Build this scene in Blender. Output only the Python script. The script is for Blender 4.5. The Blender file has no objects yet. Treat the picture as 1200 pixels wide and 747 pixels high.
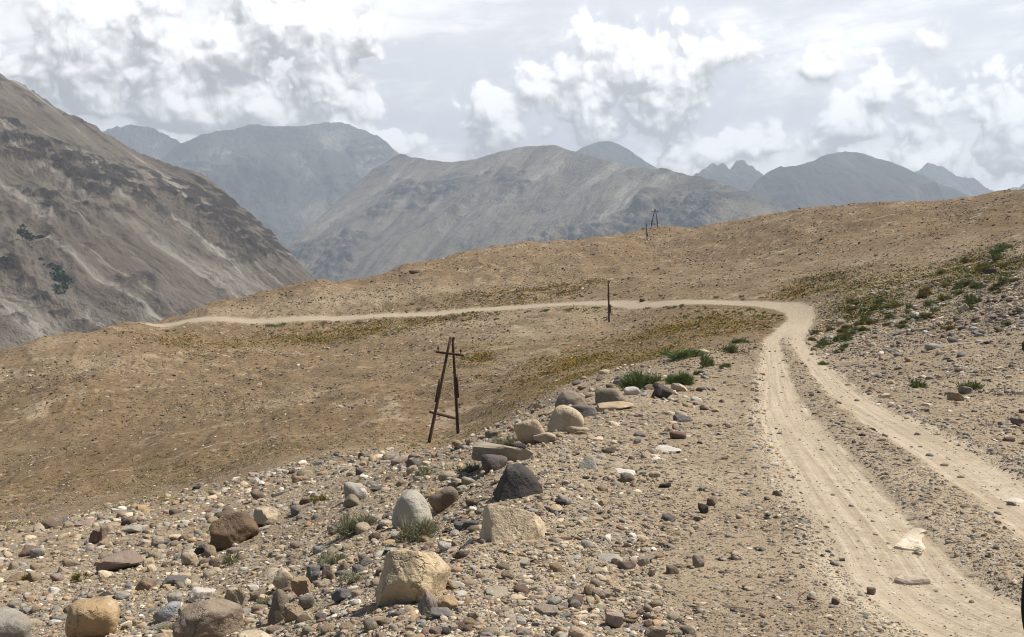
import bpy, bmesh, math, random
import numpy as np
from mathutils import Vector, Matrix

random.seed(7)
RNG = np.random.default_rng(11)
scene = bpy.context.scene
COL = scene.collection
F = 1167.0          # focal length in photo pixels (1200 wide)
HZ = 330.0          # photo row of the true horizon
EYE = 1.62
GR = 0.0214         # gentle fall of the road plane

# ------------------------------------------------------------------ noise
def _hash2(ix, iy, seed):
    h = (ix.astype(np.int64) * 374761393 + iy.astype(np.int64) * 668265263 + seed * 1442695041) & 0xFFFFFFFF
    h = ((h ^ (h >> 13)) * 1274126177) & 0xFFFFFFFF
    return (h ^ (h >> 16)) & 0xFFFFFFFF

_ANG = np.linspace(0, 2 * np.pi, 256, endpoint=False)
_GX, _GY = np.cos(_ANG), np.sin(_ANG)

def perlin(x, y, seed=0):
    x = np.asarray(x, float); y = np.asarray(y, float)
    ix = np.floor(x); iy = np.floor(y)
    fx = x - ix; fy = y - iy
    ix = ix.astype(np.int64); iy = iy.astype(np.int64)
    u = fx * fx * fx * (fx * (fx * 6 - 15) + 10); v = fy * fy * fy * (fy * (fy * 6 - 15) + 10)
    def g(dx, dy):
        k = _hash2(ix + dx, iy + dy, seed) & 255
        return _GX[k] * (fx - dx) + _GY[k] * (fy - dy)
    a = g(0, 0); b = g(1, 0); c = g(0, 1); d = g(1, 1)
    return (a + u * (b - a)) * (1 - v) + (c + u * (d - c)) * v

def fbm(x, y, octaves=4, seed=0, gain=0.5, lac=2.03):
    s = 0.0; a = 1.0
    for o in range(octaves):
        s = s + a * perlin(x, y, seed + o * 17); a *= gain; x = x * lac + 3.7; y = y * lac + 1.3
    return s

def ridged(x, y, octaves=4, seed=0, gain=0.5, lac=2.05):
    s = 0.0; a = 1.0
    for o in range(octaves):
        s = s + a * (0.5 - np.abs(perlin(x, y, seed + o * 13)) * 1.4); a *= gain; x = x * lac + 5.1; y = y * lac + 2.7
    return s

def sstep(a, b, x):
    t = np.clip((x - a) / (b - a), 0, 1)
    return t * t * (3 - 2 * t)

# ------------------------------------------------------------------ bookkeeping
def tag(o, label=None, cat=None, group=None, kind=None):
    if label: o['label'] = label
    if cat: o['category'] = cat
    if group: o['group'] = group
    if kind: o['kind'] = kind
    return o

def link_mesh(name, verts, faces, mat, smooth=False, parent=None):
    me = bpy.data.meshes.new(name)
    me.from_pydata([tuple(v) for v in verts], [], [tuple(f) for f in faces])
    me.update()
    if smooth: me.polygons.foreach_set('use_smooth', [True] * len(me.polygons))
    if mat: me.materials.append(mat)
    o = bpy.data.objects.new(name, me); COL.objects.link(o)
    if parent: o.parent = parent
    return o

def fast_mesh(name, verts, faces, mat, smooth=False):
    """verts (n,3) array, faces (m,k) array of one polygon size"""
    verts = np.ascontiguousarray(verts, dtype=np.float32); faces = np.ascontiguousarray(faces, dtype=np.int32)
    me = bpy.data.meshes.new(name); m, k = faces.shape
    me.vertices.add(len(verts)); me.vertices.foreach_set('co', verts.ravel())
    me.loops.add(m * k); me.loops.foreach_set('vertex_index', faces.ravel())
    me.polygons.add(m); me.polygons.foreach_set('loop_start', np.arange(0, m * k, k, dtype=np.int32))
    try: me.polygons.foreach_set('loop_total', np.full(m, k, dtype=np.int32))
    except Exception: pass
    me.polygons.foreach_set('use_smooth', np.full(m, smooth, dtype=bool))
    me.update(calc_edges=True)
    if mat: me.materials.append(mat)
    o = bpy.data.objects.new(name, me); COL.objects.link(o)
    return o

def point_attr(o, name, vals):
    at = o.data.attributes.new(name, 'FLOAT', 'POINT'); at.data.foreach_set('value', np.ascontiguousarray(vals, dtype=np.float32))

def color_attr(o, name, rgb):
    at = o.data.attributes.new(name, 'FLOAT_COLOR', 'POINT')
    c = np.ones((len(rgb), 4), dtype=np.float32); c[:, :3] = rgb
    at.data.foreach_set('color', c.ravel())

# ------------------------------------------------------------------ node helper
class NT:
    def __init__(self, tree): self.t = tree; self.n = tree.nodes; self.l = tree.links
    def new(self, kind, **kw):
        n = self.n.new(kind)
        for k, v in kw.items(): setattr(n, k, v)
        return n
    def put(self, sock, v):
        if isinstance(v, bpy.types.NodeSocket): self.l.new(v, sock)
        elif v is not None:
            if isinstance(v, (tuple, list)) and len(v) == 3 and sock.type == 'RGBA': v = (*v, 1)
            sock.default_value = v
    def m(self, op, a, b=None, c=None, clamp=False):
        n = self.new('ShaderNodeMath', operation=op, use_clamp=clamp)
        self.put(n.inputs[0], a)
        if b is not None: self.put(n.inputs[1], b)
        if c is not None: self.put(n.inputs[2], c)
        return n.outputs[0]
    def v(self, op, a, b=None, scale=None):
        n = self.new('ShaderNodeVectorMath', operation=op)
        self.put(n.inputs[0], a)
        if b is not None: self.put(n.inputs[1], b)
        if scale is not None: self.put(n.inputs['Scale'], scale)
        return n.outputs['Value'] if op in ('LENGTH', 'DOT_PRODUCT', 'DISTANCE') else n.outputs['Vector']
    def noise(self, vec, scale, detail=4, rough=0.5, dist=0.0):
        n = self.new('ShaderNodeTexNoise'); self.put(n.inputs['Vector'], vec)
        n.inputs['Scale'].default_value = scale; n.inputs['Detail'].default_value = detail
        n.inputs['Roughness'].default_value = rough; n.inputs['Distortion'].default_value = dist
        return n
    def voro(self, vec, scale, rand=1.0, detail=0.0, feature='F1', smooth=0.5):
        n = self.new('ShaderNodeTexVoronoi', feature=feature); self.put(n.inputs['Vector'], vec)
        n.inputs['Scale'].default_value = scale; n.inputs['Randomness'].default_value = rand
        if 'Detail' in n.inputs: n.inputs['Detail'].default_value = detail
        if feature == 'SMOOTH_F1': n.inputs['Smoothness'].default_value = smooth
        return n
    def mix(self, fac, a, b, blend='MIX'):
        n = self.new('ShaderNodeMix', data_type='RGBA', blend_type=blend)
        self.put(n.inputs[0], fac); self.put(n.inputs[6], a); self.put(n.inputs[7], b)
        return n.outputs[2]
    def smooth(self, x, lo, hi, a=0.0, b=1.0):
        n = self.new('ShaderNodeMapRange', interpolation_type='SMOOTHSTEP')
        self.put(n.inputs[0], x); self.put(n.inputs[1], lo); self.put(n.inputs[2], hi); self.put(n.inputs[3], a); self.put(n.inputs[4], b)
        return n.outputs[0]
    def ramp(self, fac, stops, interp='LINEAR'):
        n = self.new('ShaderNodeValToRGB'); r = n.color_ramp; r.interpolation = interp
        while len(r.elements) < len(stops): r.elements.new(0.5)
        for e, (p, c) in zip(r.elements, stops): e.position = p; e.color = (*c, 1)
        self.put(n.inputs[0], fac); return n.outputs[0]
    def attr(self, name): return self.new('ShaderNodeAttribute', attribute_name=name)
    def sep(self, vec):
        n = self.new('ShaderNodeSeparateXYZ'); self.put(n.inputs[0], vec); return n.outputs
    def comb(self, x, y, z):
        n = self.new('ShaderNodeCombineXYZ')
        for s, v in zip(n.inputs, (x, y, z)): self.put(s, v)
        return n.outputs[0]

def material(name):
    mt = bpy.data.materials.new(name); mt.use_nodes = True
    t = NT(mt.node_tree); t.n.clear()
    out = t.new('ShaderNodeOutputMaterial'); b = t.new('ShaderNodeBsdfPrincipled')
    t.l.new(b.outputs[0], out.inputs[0])
    b.inputs['Roughness'].default_value = 0.9
    b.inputs['Specular IOR Level'].default_value = 0.2
    return mt, t, b, out

def bump(t, b, height, strength=0.5, dist=0.02):
    n = t.new('ShaderNodeBump'); t.put(n.inputs['Height'], height)
    n.inputs['Strength'].default_value = strength; n.inputs['Distance'].default_value = dist
    t.l.new(n.outputs[0], b.inputs['Normal'])

# ------------------------------------------------------------------ materials
def make_ground_mat():
    mt, t, b, out = material('dry_ground')
    pos = t.new('ShaderNodeNewGeometry').outputs['Position']
    big = t.noise(pos, 0.035, 5, 0.6).outputs['Fac']
    mid = t.noise(pos, 0.35, 5, 0.62).outputs['Fac']
    fine = t.noise(pos, 6.0, 6, 0.65).outputs['Fac']
    tone = t.attr('tone').outputs['Fac']
    track = t.attr('track').outputs['Fac']
    pale = t.attr('pale').outputs['Fac']
    herb = t.attr('herb').outputs['Fac']
    near = t.mix(t.smooth(mid, .32, .68), (.262, .203, .137), (.355, .283, .197))
    far = t.mix(t.smooth(big, .35, .65), (.145, .088, .042), (.222, .144, .072))
    far = t.mix(t.smooth(mid, .3, .75), far, t.mix(.5, far, (.255, .176, .094)))
    base = t.mix(tone, near, far)
    base = t.mix(t.m('MULTIPLY', pale, t.smooth(mid, .2, .7, .45, 1.0)), base, (.43, .345, .235))
    base = t.mix(t.m('MULTIPLY', herb, t.smooth(mid, .35, .65, .08, .45)), base, (.235, .16, .05))
    # grains at three sizes
    pebble = None; hsum = None
    for scale, lo, amt in ((55, .30, .75), (18, .30, .8), (5.5, .18, .6)):
        v = t.voro(t.v('ADD', pos, t.v('SCALE', t.noise(pos, scale * .5, 2).outputs['Color'], scale=.6 / scale)), scale)
        r = t.sep(v.outputs['Color'])
        on = t.m('MULTIPLY', t.smooth(v.outputs['Distance'], lo, lo + .16, 1.0, 0.0), t.m('GREATER_THAN', r[1], .45))
        pc = t.ramp(r[0], [(0, (.055, .044, .035)), (.3, (.14, .108, .078)), (.55, (.25, .185, .122)), (.8, (.37, .295, .205)), (1, (.56, .49, .39))])
        k = t.m('MULTIPLY', on, t.m('MULTIPLY_ADD', track, -amt * .86, amt))
        base = t.mix(k, base, pc)
        h = t.m('MULTIPLY', on, t.m('MULTIPLY_ADD', track, -.9, 1.0))
        h = t.m('MULTIPLY', h, .45 / scale)
        hsum = h if hsum is None else t.m('ADD', hsum, h)
    # scattered far stones too small to stand out one by one
    for scale, seedv, amt in ((1.7, 3.1, .85), (.75, 8.7, .7)):
        v = t.voro(t.v('ADD', pos, (seedv, seedv * 2, 0)), scale)
        r = t.sep(v.outputs['Color'])
        on = t.m('MULTIPLY', t.smooth(v.outputs['Distance'], .24, .33, 1.0, 0.0), t.m('GREATER_THAN', r[1], .25))
        pc = t.ramp(r[0], [(0, (.035, .028, .02)), (.5, (.085, .06, .038)), (.8, (.15, .11, .07)), (.93, (.40, .32, .23)), (1, (.6, .54, .44))])
        base = t.mix(t.m('MULTIPLY', on, t.m('MULTIPLY', tone, amt)), base, pc)
    speck = t.noise(pos, 2.6, 4, .7).outputs['Fac']
    base = t.mix(t.m('MULTIPLY', tone, t.smooth(speck, .53, .66, 0, .7)), base, (.10, .066, .034))
    base = t.mix(t.m('MULTIPLY', tone, t.smooth(speck, .44, .32, 0, .45)), base, (.42, .315, .185))
    # the driven tracks: fine pale dust with faint lengthwise streaks
    along = t.attr('across').outputs['Fac']
    streak = t.noise(t.comb(t.m('MULTIPLY', along, 9.0), t.m('MULTIPLY', t.sep(pos)[1], .12), 0.0), 1.6, 4, .6).outputs['Fac']
    dust = t.mix(t.smooth(streak, .36, .64), (.35, .287, .21), (.475, .40, .302))
    dust = t.mix(t.smooth(fine, .35, .7, 0, .5), dust, (.33, .265, .18))
    grit = t.noise(pos, 42, 4, .7).outputs['Fac']
    dust = t.mix(t.smooth(grit, .54, .68, 0, .6), dust, (.22, .175, .125)); dust = t.mix(t.smooth(grit, .44, .32, 0, .4), dust, (.60, .51, .39))
    base = t.mix(t.m('MULTIPLY', track, t.smooth(fine, .2, .6, .78, .97)), base, dust)
    base = t.mix(t.smooth(fine, .3, .75, 0, .22), base, (.2, .155, .105))
    t.put(b.inputs['Base Color'], base)
    b.inputs['Roughness'].default_value = 1.0
    b.inputs['Specular IOR Level'].default_value = 0.05
    hh = t.m('ADD', hsum, t.m('MULTIPLY', fine, .018))
    hh = t.m('ADD', hh, t.m('MULTIPLY', mid, .10))
    hh = t.m('ADD', hh, t.m('MULTIPLY', t.m('MULTIPLY', streak, track), .025))
    bump(t, b, hh, .9, 1.0)
    return mt

def make_stone_mat(name, source):
    """source: 'object' takes the stone's own colour from the object, 'attribute' from a per-stone colour attribute"""
    mt, t, b, out = material(name)
    if source == 'object':
        c = t.new('ShaderNodeObjectInfo').outputs['Color']
        vec = t.new('ShaderNodeTexCoord').outputs['Object']
        rnd = t.new('ShaderNodeObjectInfo').outputs['Random']
        vec = t.v('ADD', vec, t.comb(t.m('MULTIPLY', rnd, 37.0), 0.0, 0.0))
        n1 = t.noise(vec, 2.2, 6, .6).outputs['Fac']; n2 = t.noise(vec, 14, 5, .65).outputs['Fac']
        c2 = t.mix(t.smooth(n1, .35, .68), t.mix(.35, c, (.13, .1, .075)), c)
        c2 = t.mix(t.smooth(n1, .6, .78, 0, .55), c2, t.mix(.5, c, (.62, .56, .46)))
        c2 = t.mix(t.smooth(n2, .5, .72, 0, .4), c2, t.mix(.5, c, (.08, .065, .05)))
        vo = t.new('ShaderNodeTexVoronoi', feature='DISTANCE_TO_EDGE'); t.put(vo.inputs['Vector'], t.v('ADD', vec, t.v('SCALE', t.noise(vec, 5, 4, .6).outputs['Color'], scale=.5))); vo.inputs['Scale'].default_value = 1.9
        crack = t.m('MULTIPLY', t.smooth(vo.outputs['Distance'], .0, .028, 1.0, 0.0), t.smooth(t.noise(vec, 1.3, 2).outputs['Fac'], .5, .62))
        c2 = t.mix(t.m('MULTIPLY', crack, .4), c2, t.mix(.25, (.05, .04, .03), c))
        n3 = t.noise(vec, 38, 4, .7).outputs['Fac']; n4 = t.noise(t.v('ADD', vec, (5, 9, 2)), 3.4, 6, .7).outputs['Fac']
        c2 = t.mix(t.smooth(n4, .57, .66, 0, .6), c2, t.mix(.45, c, (.30, .17, .075)))       # rusty weathering
        c2 = t.mix(t.smooth(n4, .42, .34, 0, .6), c2, t.mix(.4, c, (.70, .64, .54)))        # pale worn patches
        c2 = t.mix(t.smooth(n3, .54, .68, 0, .5), c2, t.mix(.5, c, (.05, .04, .035)))
        t.put(b.inputs['Base Color'], c2)
        bump(t, b, t.m('ADD', t.m('ADD', t.m('MULTIPLY', n2, .38), n1), t.m('ADD', t.m('MULTIPLY', n3, .16), t.m('MULTIPLY', crack, -.35))), .6, .10)
    else:
        c = t.attr('stone_colour').outputs['Color']
        pos = t.new('ShaderNodeNewGeometry').outputs['Position']
        n2 = t.noise(pos, 40, 3, .6).outputs['Fac']
        t.put(b.inputs['Base Color'], t.mix(t.smooth(n2, .4, .7, 0, .35), c, t.mix(.5, c, (.12, .1, .08))))
    b.inputs['Roughness'].default_value = .88
    return mt

def make_leaf_mat(name, a, bcol):
    mt, t, b, out = material(name)
    rnd = t.attr('leaf_tint').outputs['Fac']
    t.put(b.inputs['Base Color'], t.mix(rnd, a, bcol))
    b.inputs['Roughness'].default_value = .8
    return mt

def make_wood_mat():
    mt, t, b, out = material('weathered_wood')
    vec = t.new('ShaderNodeTexCoord').outputs['Object']
    s = t.sep(vec)
    n = t.noise(t.comb(t.m('MULTIPLY', s[0], 14), t.m('MULTIPLY', s[1], 14), t.m('MULTIPLY', s[2], .8)), 1.0, 5, .6).outputs['Fac']
    t.put(b.inputs['Base Color'], t.ramp(n, [(.3, (.035, .021, .015)), (.52, (.085, .05, .033)), (.75, (.15, .1, .07))]))
    bump(t, b, n, .5, .02)
    return mt

def plain(name, rgb, rough=.8, var=.25, scale=30):
    mt, t, b, out = material(name)
    n = t.noise(t.new('ShaderNodeTexCoord').outputs['Object'], scale, 4).outputs['Fac']
    t.put(b.inputs['Base Color'], t.mix(t.smooth(n, .3, .7, 0, var), rgb, tuple(x * .45 for x in rgb)))
    b.inputs['Roughness'].default_value = rough
    return mt

GROUND = make_ground_mat()
STONE = make_stone_mat('weathered_stone', 'object')
PEBBLE = make_stone_mat('loose_stone', 'attribute')
WOOD = make_wood_mat()
# ------------------------------------------------------------------ terrain
# road centre line: photo column, photo row, distance, half width
ROAD = [(1850, 900, 3.4, 1.25), (1480, 780, 4.6, 1.25), (1245, 690, 5.7, 1.22), (1157, 640, 6.8, 1.1), (1066, 560, 9.2, 1.14), (992, 500, 13.8, 1.15), (951, 460, 21.5, 1.12),
        (934, 430, 32, 1.1), (924, 410, 46, 1.1), (920, 398, 58, 1.12), (931, 383, 80, 1.15), (938, 372, 94, 1.15), (934, 364.5, 106, 1.25),
        (912, 359.2, 119, 1.25), (870, 356.3, 132, 1.25), (800, 354.5, 151, 1.5), (713, 355.5, 182, 1.6), (600, 361.0, 208, 1.9),
        (500, 369.0, 225, 2.3), (400, 373.5, 236, 2.6), (300, 377, 246, 2.9), (190, 382.5, 256, 3.0), (120, 387, 262, 3.0)]
CP = []
def cp(*pts):
    for p in pts: CP.append(p)
for px in (-900, -400, 0, 400, 800, 1200, 1700, 2300):           # flat ground round the photographer's feet
    for Y in (0.9, 1.6, 2.6):
        X = (px - 600) / F * Y
        drop = -.34 * max(0, -0.75 - X)
        CP.append((px, HZ + (EYE + GR * Y - drop) / Y * F, Y))
for i, (px, py, Y, hw) in enumerate(ROAD):
    w = hw / Y * F
    if Y < 90:
        cp((px, py, Y), (px + w * 1.5, py, Y), (px - w * 1.3, py, Y))
    elif Y < 150:
        cp((px, py, Y))
    else:
        cp((px, py + 2.6, Y - 3.2), (px, py - 2.6, Y + 3.2))
# shoulder of the road on the valley side
cp((640, 640, 6.8), (800, 640, 6.8), (545, 645, 6.8), (600, 562, 9.1), (760, 562, 9.1), (632, 502, 13.8), (700, 466, 20), (780, 441, 28.5), (850, 412, 45), (905, 386, 77), (450, 760, 4.7), (700, 760, 4.7), (1000, 760, 4.7))
# near stony slope
cp((0, 747, 9.3), (0, 690, 13.5), (0, 650, 20), (0, 628, 31), (0, 615, 45), (120, 747, 8.2), (120, 690, 11.5), (120, 640, 18), (120, 610, 29),
   (240, 747, 7.0), (240, 690, 9.8), (240, 640, 14.5), (240, 603, 22), (240, 582, 35), (240, 570, 50), (350, 747, 5.9), (350, 680, 8.3), (350, 620, 12), (350, 575, 21),
   (430, 680, 6.8), (430, 620, 9.4), (430, 570, 15), (430, 545, 25), (430, 531, 44), (500, 620, 8.4), (500, 560, 12.5), (520, 530, 26), (560, 520, 15), (610, 490, 21), (600, 500, 30), (600, 494, 44),
   (660, 455, 34), (650, 462, 48), (740, 432, 50), (800, 412, 60))
cp((-250, 760, 11), (-250, 690, 17), (-250, 645, 32), (-250, 625, 50), (-600, 780, 13), (-600, 680, 24), (-600, 640, 50))
# gully floor and the face beyond it
cp((0, 606, 60), (0, 580, 74), (0, 540, 92), (0, 480, 118), (0, 440, 142), (0, 413, 165), (60, 400, 195), (120, 388, 232),
   (240, 562, 62), (240, 520, 80), (240, 480, 102), (240, 430, 150), (240, 400, 200),
   (430, 522, 62), (430, 480, 84), (430, 440, 120), (430, 400, 175), (430, 382, 215),
   (520, 515, 66), (520, 480, 80), (520, 440, 108), (520, 400, 155), (520, 378, 205),
   (600, 480, 62), (600, 440, 90), (600, 400, 140), (600, 372, 190),
   (640, 450, 74), (650, 420, 95), (650, 395, 130), (650, 372, 172), (713, 378, 163), (713, 364, 173), (720, 415, 88), (740, 396, 112), (760, 375, 140),
   (800, 395, 88), (800, 376, 120), (800, 363, 140), (860, 390, 80), (860, 372, 108), (880, 362, 122))
cp((-250, 620, 66), (-250, 520, 105), (-250, 440, 150), (-300, 425, 170), (-600, 600, 80), (-600, 470, 140), (-600, 440, 165))
cp((-300, 520, 240), (0, 500, 235), (60, 470, 265), (120, 450, 310), (-600, 560, 240), (-300, 640, 400), (0, 640, 420), (120, 620, 450))
# hill above the far road
cp((180, 379, 262), (230, 368, 264), (230, 361, 276), (300, 366, 262), (300, 345, 292), (365, 355, 262), (365, 329, 306), (400, 350, 268), (450, 355, 252), (450, 340, 275), (450, 322, 322), (468, 313, 332),
   (520, 345, 250), (520, 320, 300), (520, 301, 352), (600, 345, 232), (600, 315, 300), (600, 284, 378), (640, 284, 384), (700, 340, 215), (700, 310, 290), (700, 278, 388),
   (760, 338, 190), (760, 300, 310), (758, 282, 358), (767, 267, 392), (800, 267, 390), (850, 262, 378), (850, 330, 185), (850, 295, 285),
   (900, 340, 140), (900, 320, 185), (900, 290, 260), (900, 253, 356), (950, 245, 338), (950, 345, 118), (950, 300, 210), (1000, 345, 98), (1000, 318, 145), (1000, 285, 222), (1000, 241, 324), (1050, 237, 310),
   (1100, 345, 76), (1100, 315, 115), (1100, 280, 180), (1100, 255, 232), (1130, 235, 288), (1200, 225, 270))
for px, py, Y in [(230, 361, 276), (300, 345, 292), (365, 329, 306), (450, 322, 322), (520, 301, 352), (600, 284, 378), (700, 278, 388), (767, 267, 392), (850, 262, 378), (950, 245, 338), (1050, 237, 310), (1130, 235, 288), (1200, 225, 270), (1400, 200, 250), (1700, 160, 240)]:
    cp((px, py + 45, Y * 1.28), (px, py + 130, Y * 1.7))
# bank right of the road
cp((1200, 440, 23), (1200, 480, 17.5), (1200, 400, 32), (1200, 360, 46), (1200, 330, 66), (1200, 300, 96), (1200, 270, 142), (1200, 245, 195),
   (1060, 440, 27), (1060, 405, 42), (1060, 375, 62), (1000, 405, 47), (1000, 380, 68), (960, 385, 78), (985, 362, 88), (1130, 420, 30), (1130, 385, 44), (1130, 355, 66),
   (1400, 480, 14.5), (1400, 400, 25), (1400, 320, 55), (1400, 260, 120), (1400, 200, 240), (1700, 540, 9), (1700, 400, 19), (1700, 300, 45), (1700, 160, 220), (2300, 600, 6.6), (2300, 380, 20))

cpa = np.array(CP, float)
KA, KB = 230.0, 1.55
def base_dev(px, py, Y):
    return (HZ - py) + GR * F + EYE * F / Y
cx = np.stack([cpa[:, 0] / KA, KB * np.log(cpa[:, 2])], 1)
cd = base_dev(cpa[:, 0], cpa[:, 1], cpa[:, 2])
def tps(r2): return 0.5 * r2 * np.log(r2 + 1e-9)
n = len(cx)
Kmat = tps(((cx[:, None] - cx[None]) ** 2).sum(-1)) + np.eye(n) * 0.004
Pm = np.concatenate([np.ones((n, 1)), cx], 1)
A = np.block([[Kmat, Pm], [Pm.T, np.zeros((3, 3))]])
sol = np.linalg.solve(A, np.concatenate([cd, np.zeros(3)]))
def eval_dev(px, Y):
    q = np.stack([px.ravel() / KA, KB * np.log(Y.ravel())], 1)
    out = np.empty(len(q))
    for s in range(0, len(q), 40000):
        qq = q[s:s + 40000]
        r2 = (qq[:, None, 0] - cx[None, :, 0]) ** 2 + (qq[:, None, 1] - cx[None, :, 1]) ** 2
        out[s:s + 40000] = tps(r2) @ sol[:n] + sol[n] + qq @ sol[n + 1:]
    return out.reshape(px.shape)

PX = np.concatenate([np.arange(-620, -40, 6.0), np.arange(-40, 1240, 1.75), np.arange(1240, 1830, 6.0)])
LY = np.linspace(math.log(1.25), math.log(640), 800)
NC, NR = len(PX), len(LY)
# smooth control field on a coarse grid, then cubic-ish upsample through bilinear of a fine coarse grid
cPX = np.linspace(PX[0], PX[-1], 420); cLY = np.linspace(LY[0], LY[-1], 420)
gy, gx = np.meshgrid(cLY, cPX, indexing='ij')
coarse = eval_dev(gx, np.exp(gy))
def bil(grid, fy, fx):
    fy = np.clip(fy, 0, grid.shape[0] - 1.001); fx = np.clip(fx, 0, grid.shape[1] - 1.001)
    iy = fy.astype(int); ix = fx.astype(int); ty = fy - iy; tx = fx - ix
    return (grid[iy, ix] * (1 - ty) * (1 - tx) + grid[iy, ix + 1] * (1 - ty) * tx + grid[iy + 1, ix] * ty * (1 - tx) + grid[iy + 1, ix + 1] * ty * tx)
LG, PG = np.meshgrid(LY, PX, indexing='ij')
DEV = bil(coarse, (LG - cLY[0]) / (cLY[1] - cLY[0]), (PG - cPX[0]) / (cPX[1] - cPX[0]))
YG = np.exp(LG); XG = (PG - 600) / F * YG
ZG = (DEV - GR * F - EYE * F / YG) * YG / F

# road: lateral offset of every ground point from the centre line
rw = np.array([((px - 600) / F * Y, Y, hw) for px, py, Y, hw in ROAD])
def catmull(P, k=14):
    out = []
    for i in range(len(P) - 1):
        p0 = P[max(i - 1, 0)]; p1 = P[i]; p2 = P[i + 1]; p3 = P[min(i + 2, len(P) - 1)]
        d1 = np.linalg.norm((p2 - p1)[:2]); d0 = np.linalg.norm((p1 - p0)[:2]) + 1e-6; d2 = np.linalg.norm((p3 - p2)[:2]) + 1e-6
        m1 = (p2 - p0) / (d0 + d1) * d1 if i else (p2 - p1); m2 = (p3 - p1) / (d1 + d2) * d1 if i < len(P) - 2 else (p2 - p1)
        for t in np.linspace(0, 1, k, endpoint=False):
            out.append((2*t**3-3*t**2+1)*p1 + (t**3-2*t**2+t)*m1 + (-2*t**3+3*t**2)*p2 + (t**3-t**2)*m2)
    out.append(P[-1]); return np.array(out)
RC = catmull(rw)
SA, SB = RC[:-1], RC[1:]
def road_offset(X, Y):
    sh = X.shape; X = X.ravel(); Y = Y.ravel()
    res = np.full(len(X), 9.0, np.float32)
    mask = (Y < 300) & (X > -140)
    idx = np.nonzero(mask)[0]
    d = SB[:, :2] - SA[:, :2]; L2 = (d ** 2).sum(1)
    for s in range(0, len(idx), 20000):
        ii = idx[s:s + 20000]
        ax = X[ii][:, None] - SA[None, :, 0]; ay = Y[ii][:, None] - SA[None, :, 1]
        t = np.clip((ax * d[:, 0] + ay * d[:, 1]) / L2, 0, 1)
        ex = ax - t * d[:, 0]; ey = ay - t * d[:, 1]
        q = ex * ex + ey * ey
        k = q.argmin(1); r = np.arange(len(ii))
        cross = d[k, 0] * ay[r, k] - d[k, 1] * ax[r, k]
        hw = SA[k, 2] + (SB[k, 2] - SA[k, 2]) * t[r, k]
        res[ii] = np.sqrt(q[r, k]) / hw * np.where(cross > 0, -1, 1)
    return res.reshape(sh)
S = road_offset(XG, YG)                       # -1 .. 1 across the road (right edge positive)
aS = np.abs(S)
wob = fbm(XG * .9, YG * .6, 3, 5) * .22
onroad = 1 - sstep(.92, 1.22, aS + wob)
median = (1 - sstep(.16, .36, np.abs(S - .03) + wob * .6)) * (1 - sstep(38, 75, YG))
track = onroad * (1 - median * .95)
offroad = sstep(1.0, 1.9, aS)
# relief that is too small for the control points
calm = .25 + .75 * offroad
leftface = (1 - sstep(560, 760, PG)) * sstep(58, 75, YG)
ZG = ZG + calm * (fbm(XG * .9, YG * .9, 4, 21) * .05 * sstep(.5, 4, YG) * (1 - sstep(60, 120, YG) * .6)
                  + fbm(XG * 5, YG * 5, 3, 31) * .016 * (1 - sstep(30, 60, YG)))
ZG += offroad * sstep(14, 45, YG) * (fbm(XG * .16, YG * .13, 4, 41) * .46)
ZG += offroad * sstep(60, 140, YG) * sstep(1.2, 9, aS) * (fbm(XG * .045, YG * .028, 4, 51) * 1.5)
warpx = fbm(XG * .05, YG * .05, 2, 61) * 4
rill = ridged((XG * .8 + YG * .35 + warpx) * .22, (YG * .8 - XG * .35) * .03, 3, 71)
ZG += offroad * leftface * (rill - .4) * .55
rill2 = ridged((XG + warpx) * .10, YG * .02, 3, 81)
hillmask = sstep(180, 240, YG) * offroad
ZG += hillmask * (rill2 - .4) * .9
ZG -= track * .045 * (1 - sstep(40, 90, YG)) - median * .02
ZG += (1 - sstep(.0, .25, np.abs(aS - 1.12))) * .03 * (1 - sstep(40, 80, YG))     # little windrow of gravel along the edges
ROWS = HZ - ZG / YG * F
NEARMIN = np.minimum.accumulate(ROWS, axis=0)          # highest row reached so far walking away from the camera
VIS = ROWS <= NEARMIN + 1.0

def gidx(X, Y):
    Y = np.maximum(Y, 1.26)
    px = 600 + F * X / Y
    return (np.log(Y) - LY[0]) / (LY[1] - LY[0]), np.interp(px, PX, np.arange(NC))
def ground(X, Y):
    fy, fx = gidx(np.atleast_1d(np.asarray(X, float)), np.atleast_1d(np.asarray(Y, float)))
    return bil(ZG, fy, fx)
def gz(x, y): return float(ground(x, y)[0])
def hit(px, py):
    """the first point of the ground along a line of sight of the photograph"""
    fx = float(np.interp(px, PX, np.arange(NC))); c = int(round(fx))
    k = np.nonzero(ROWS[:, c] <= py)[0]
    k = k[0] if len(k) else NR - 1
    if k > 0:
        r0, r1 = ROWS[k - 1, c], ROWS[k, c]; tt = (r0 - py) / (r0 - r1 + 1e-9)
    else: tt = 1
    Y = math.exp(LY[k - 1] + (LY[k] - LY[k - 1]) * tt)
    X = (px - 600) / F * Y
    return X, Y, gz(X, Y)

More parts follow.
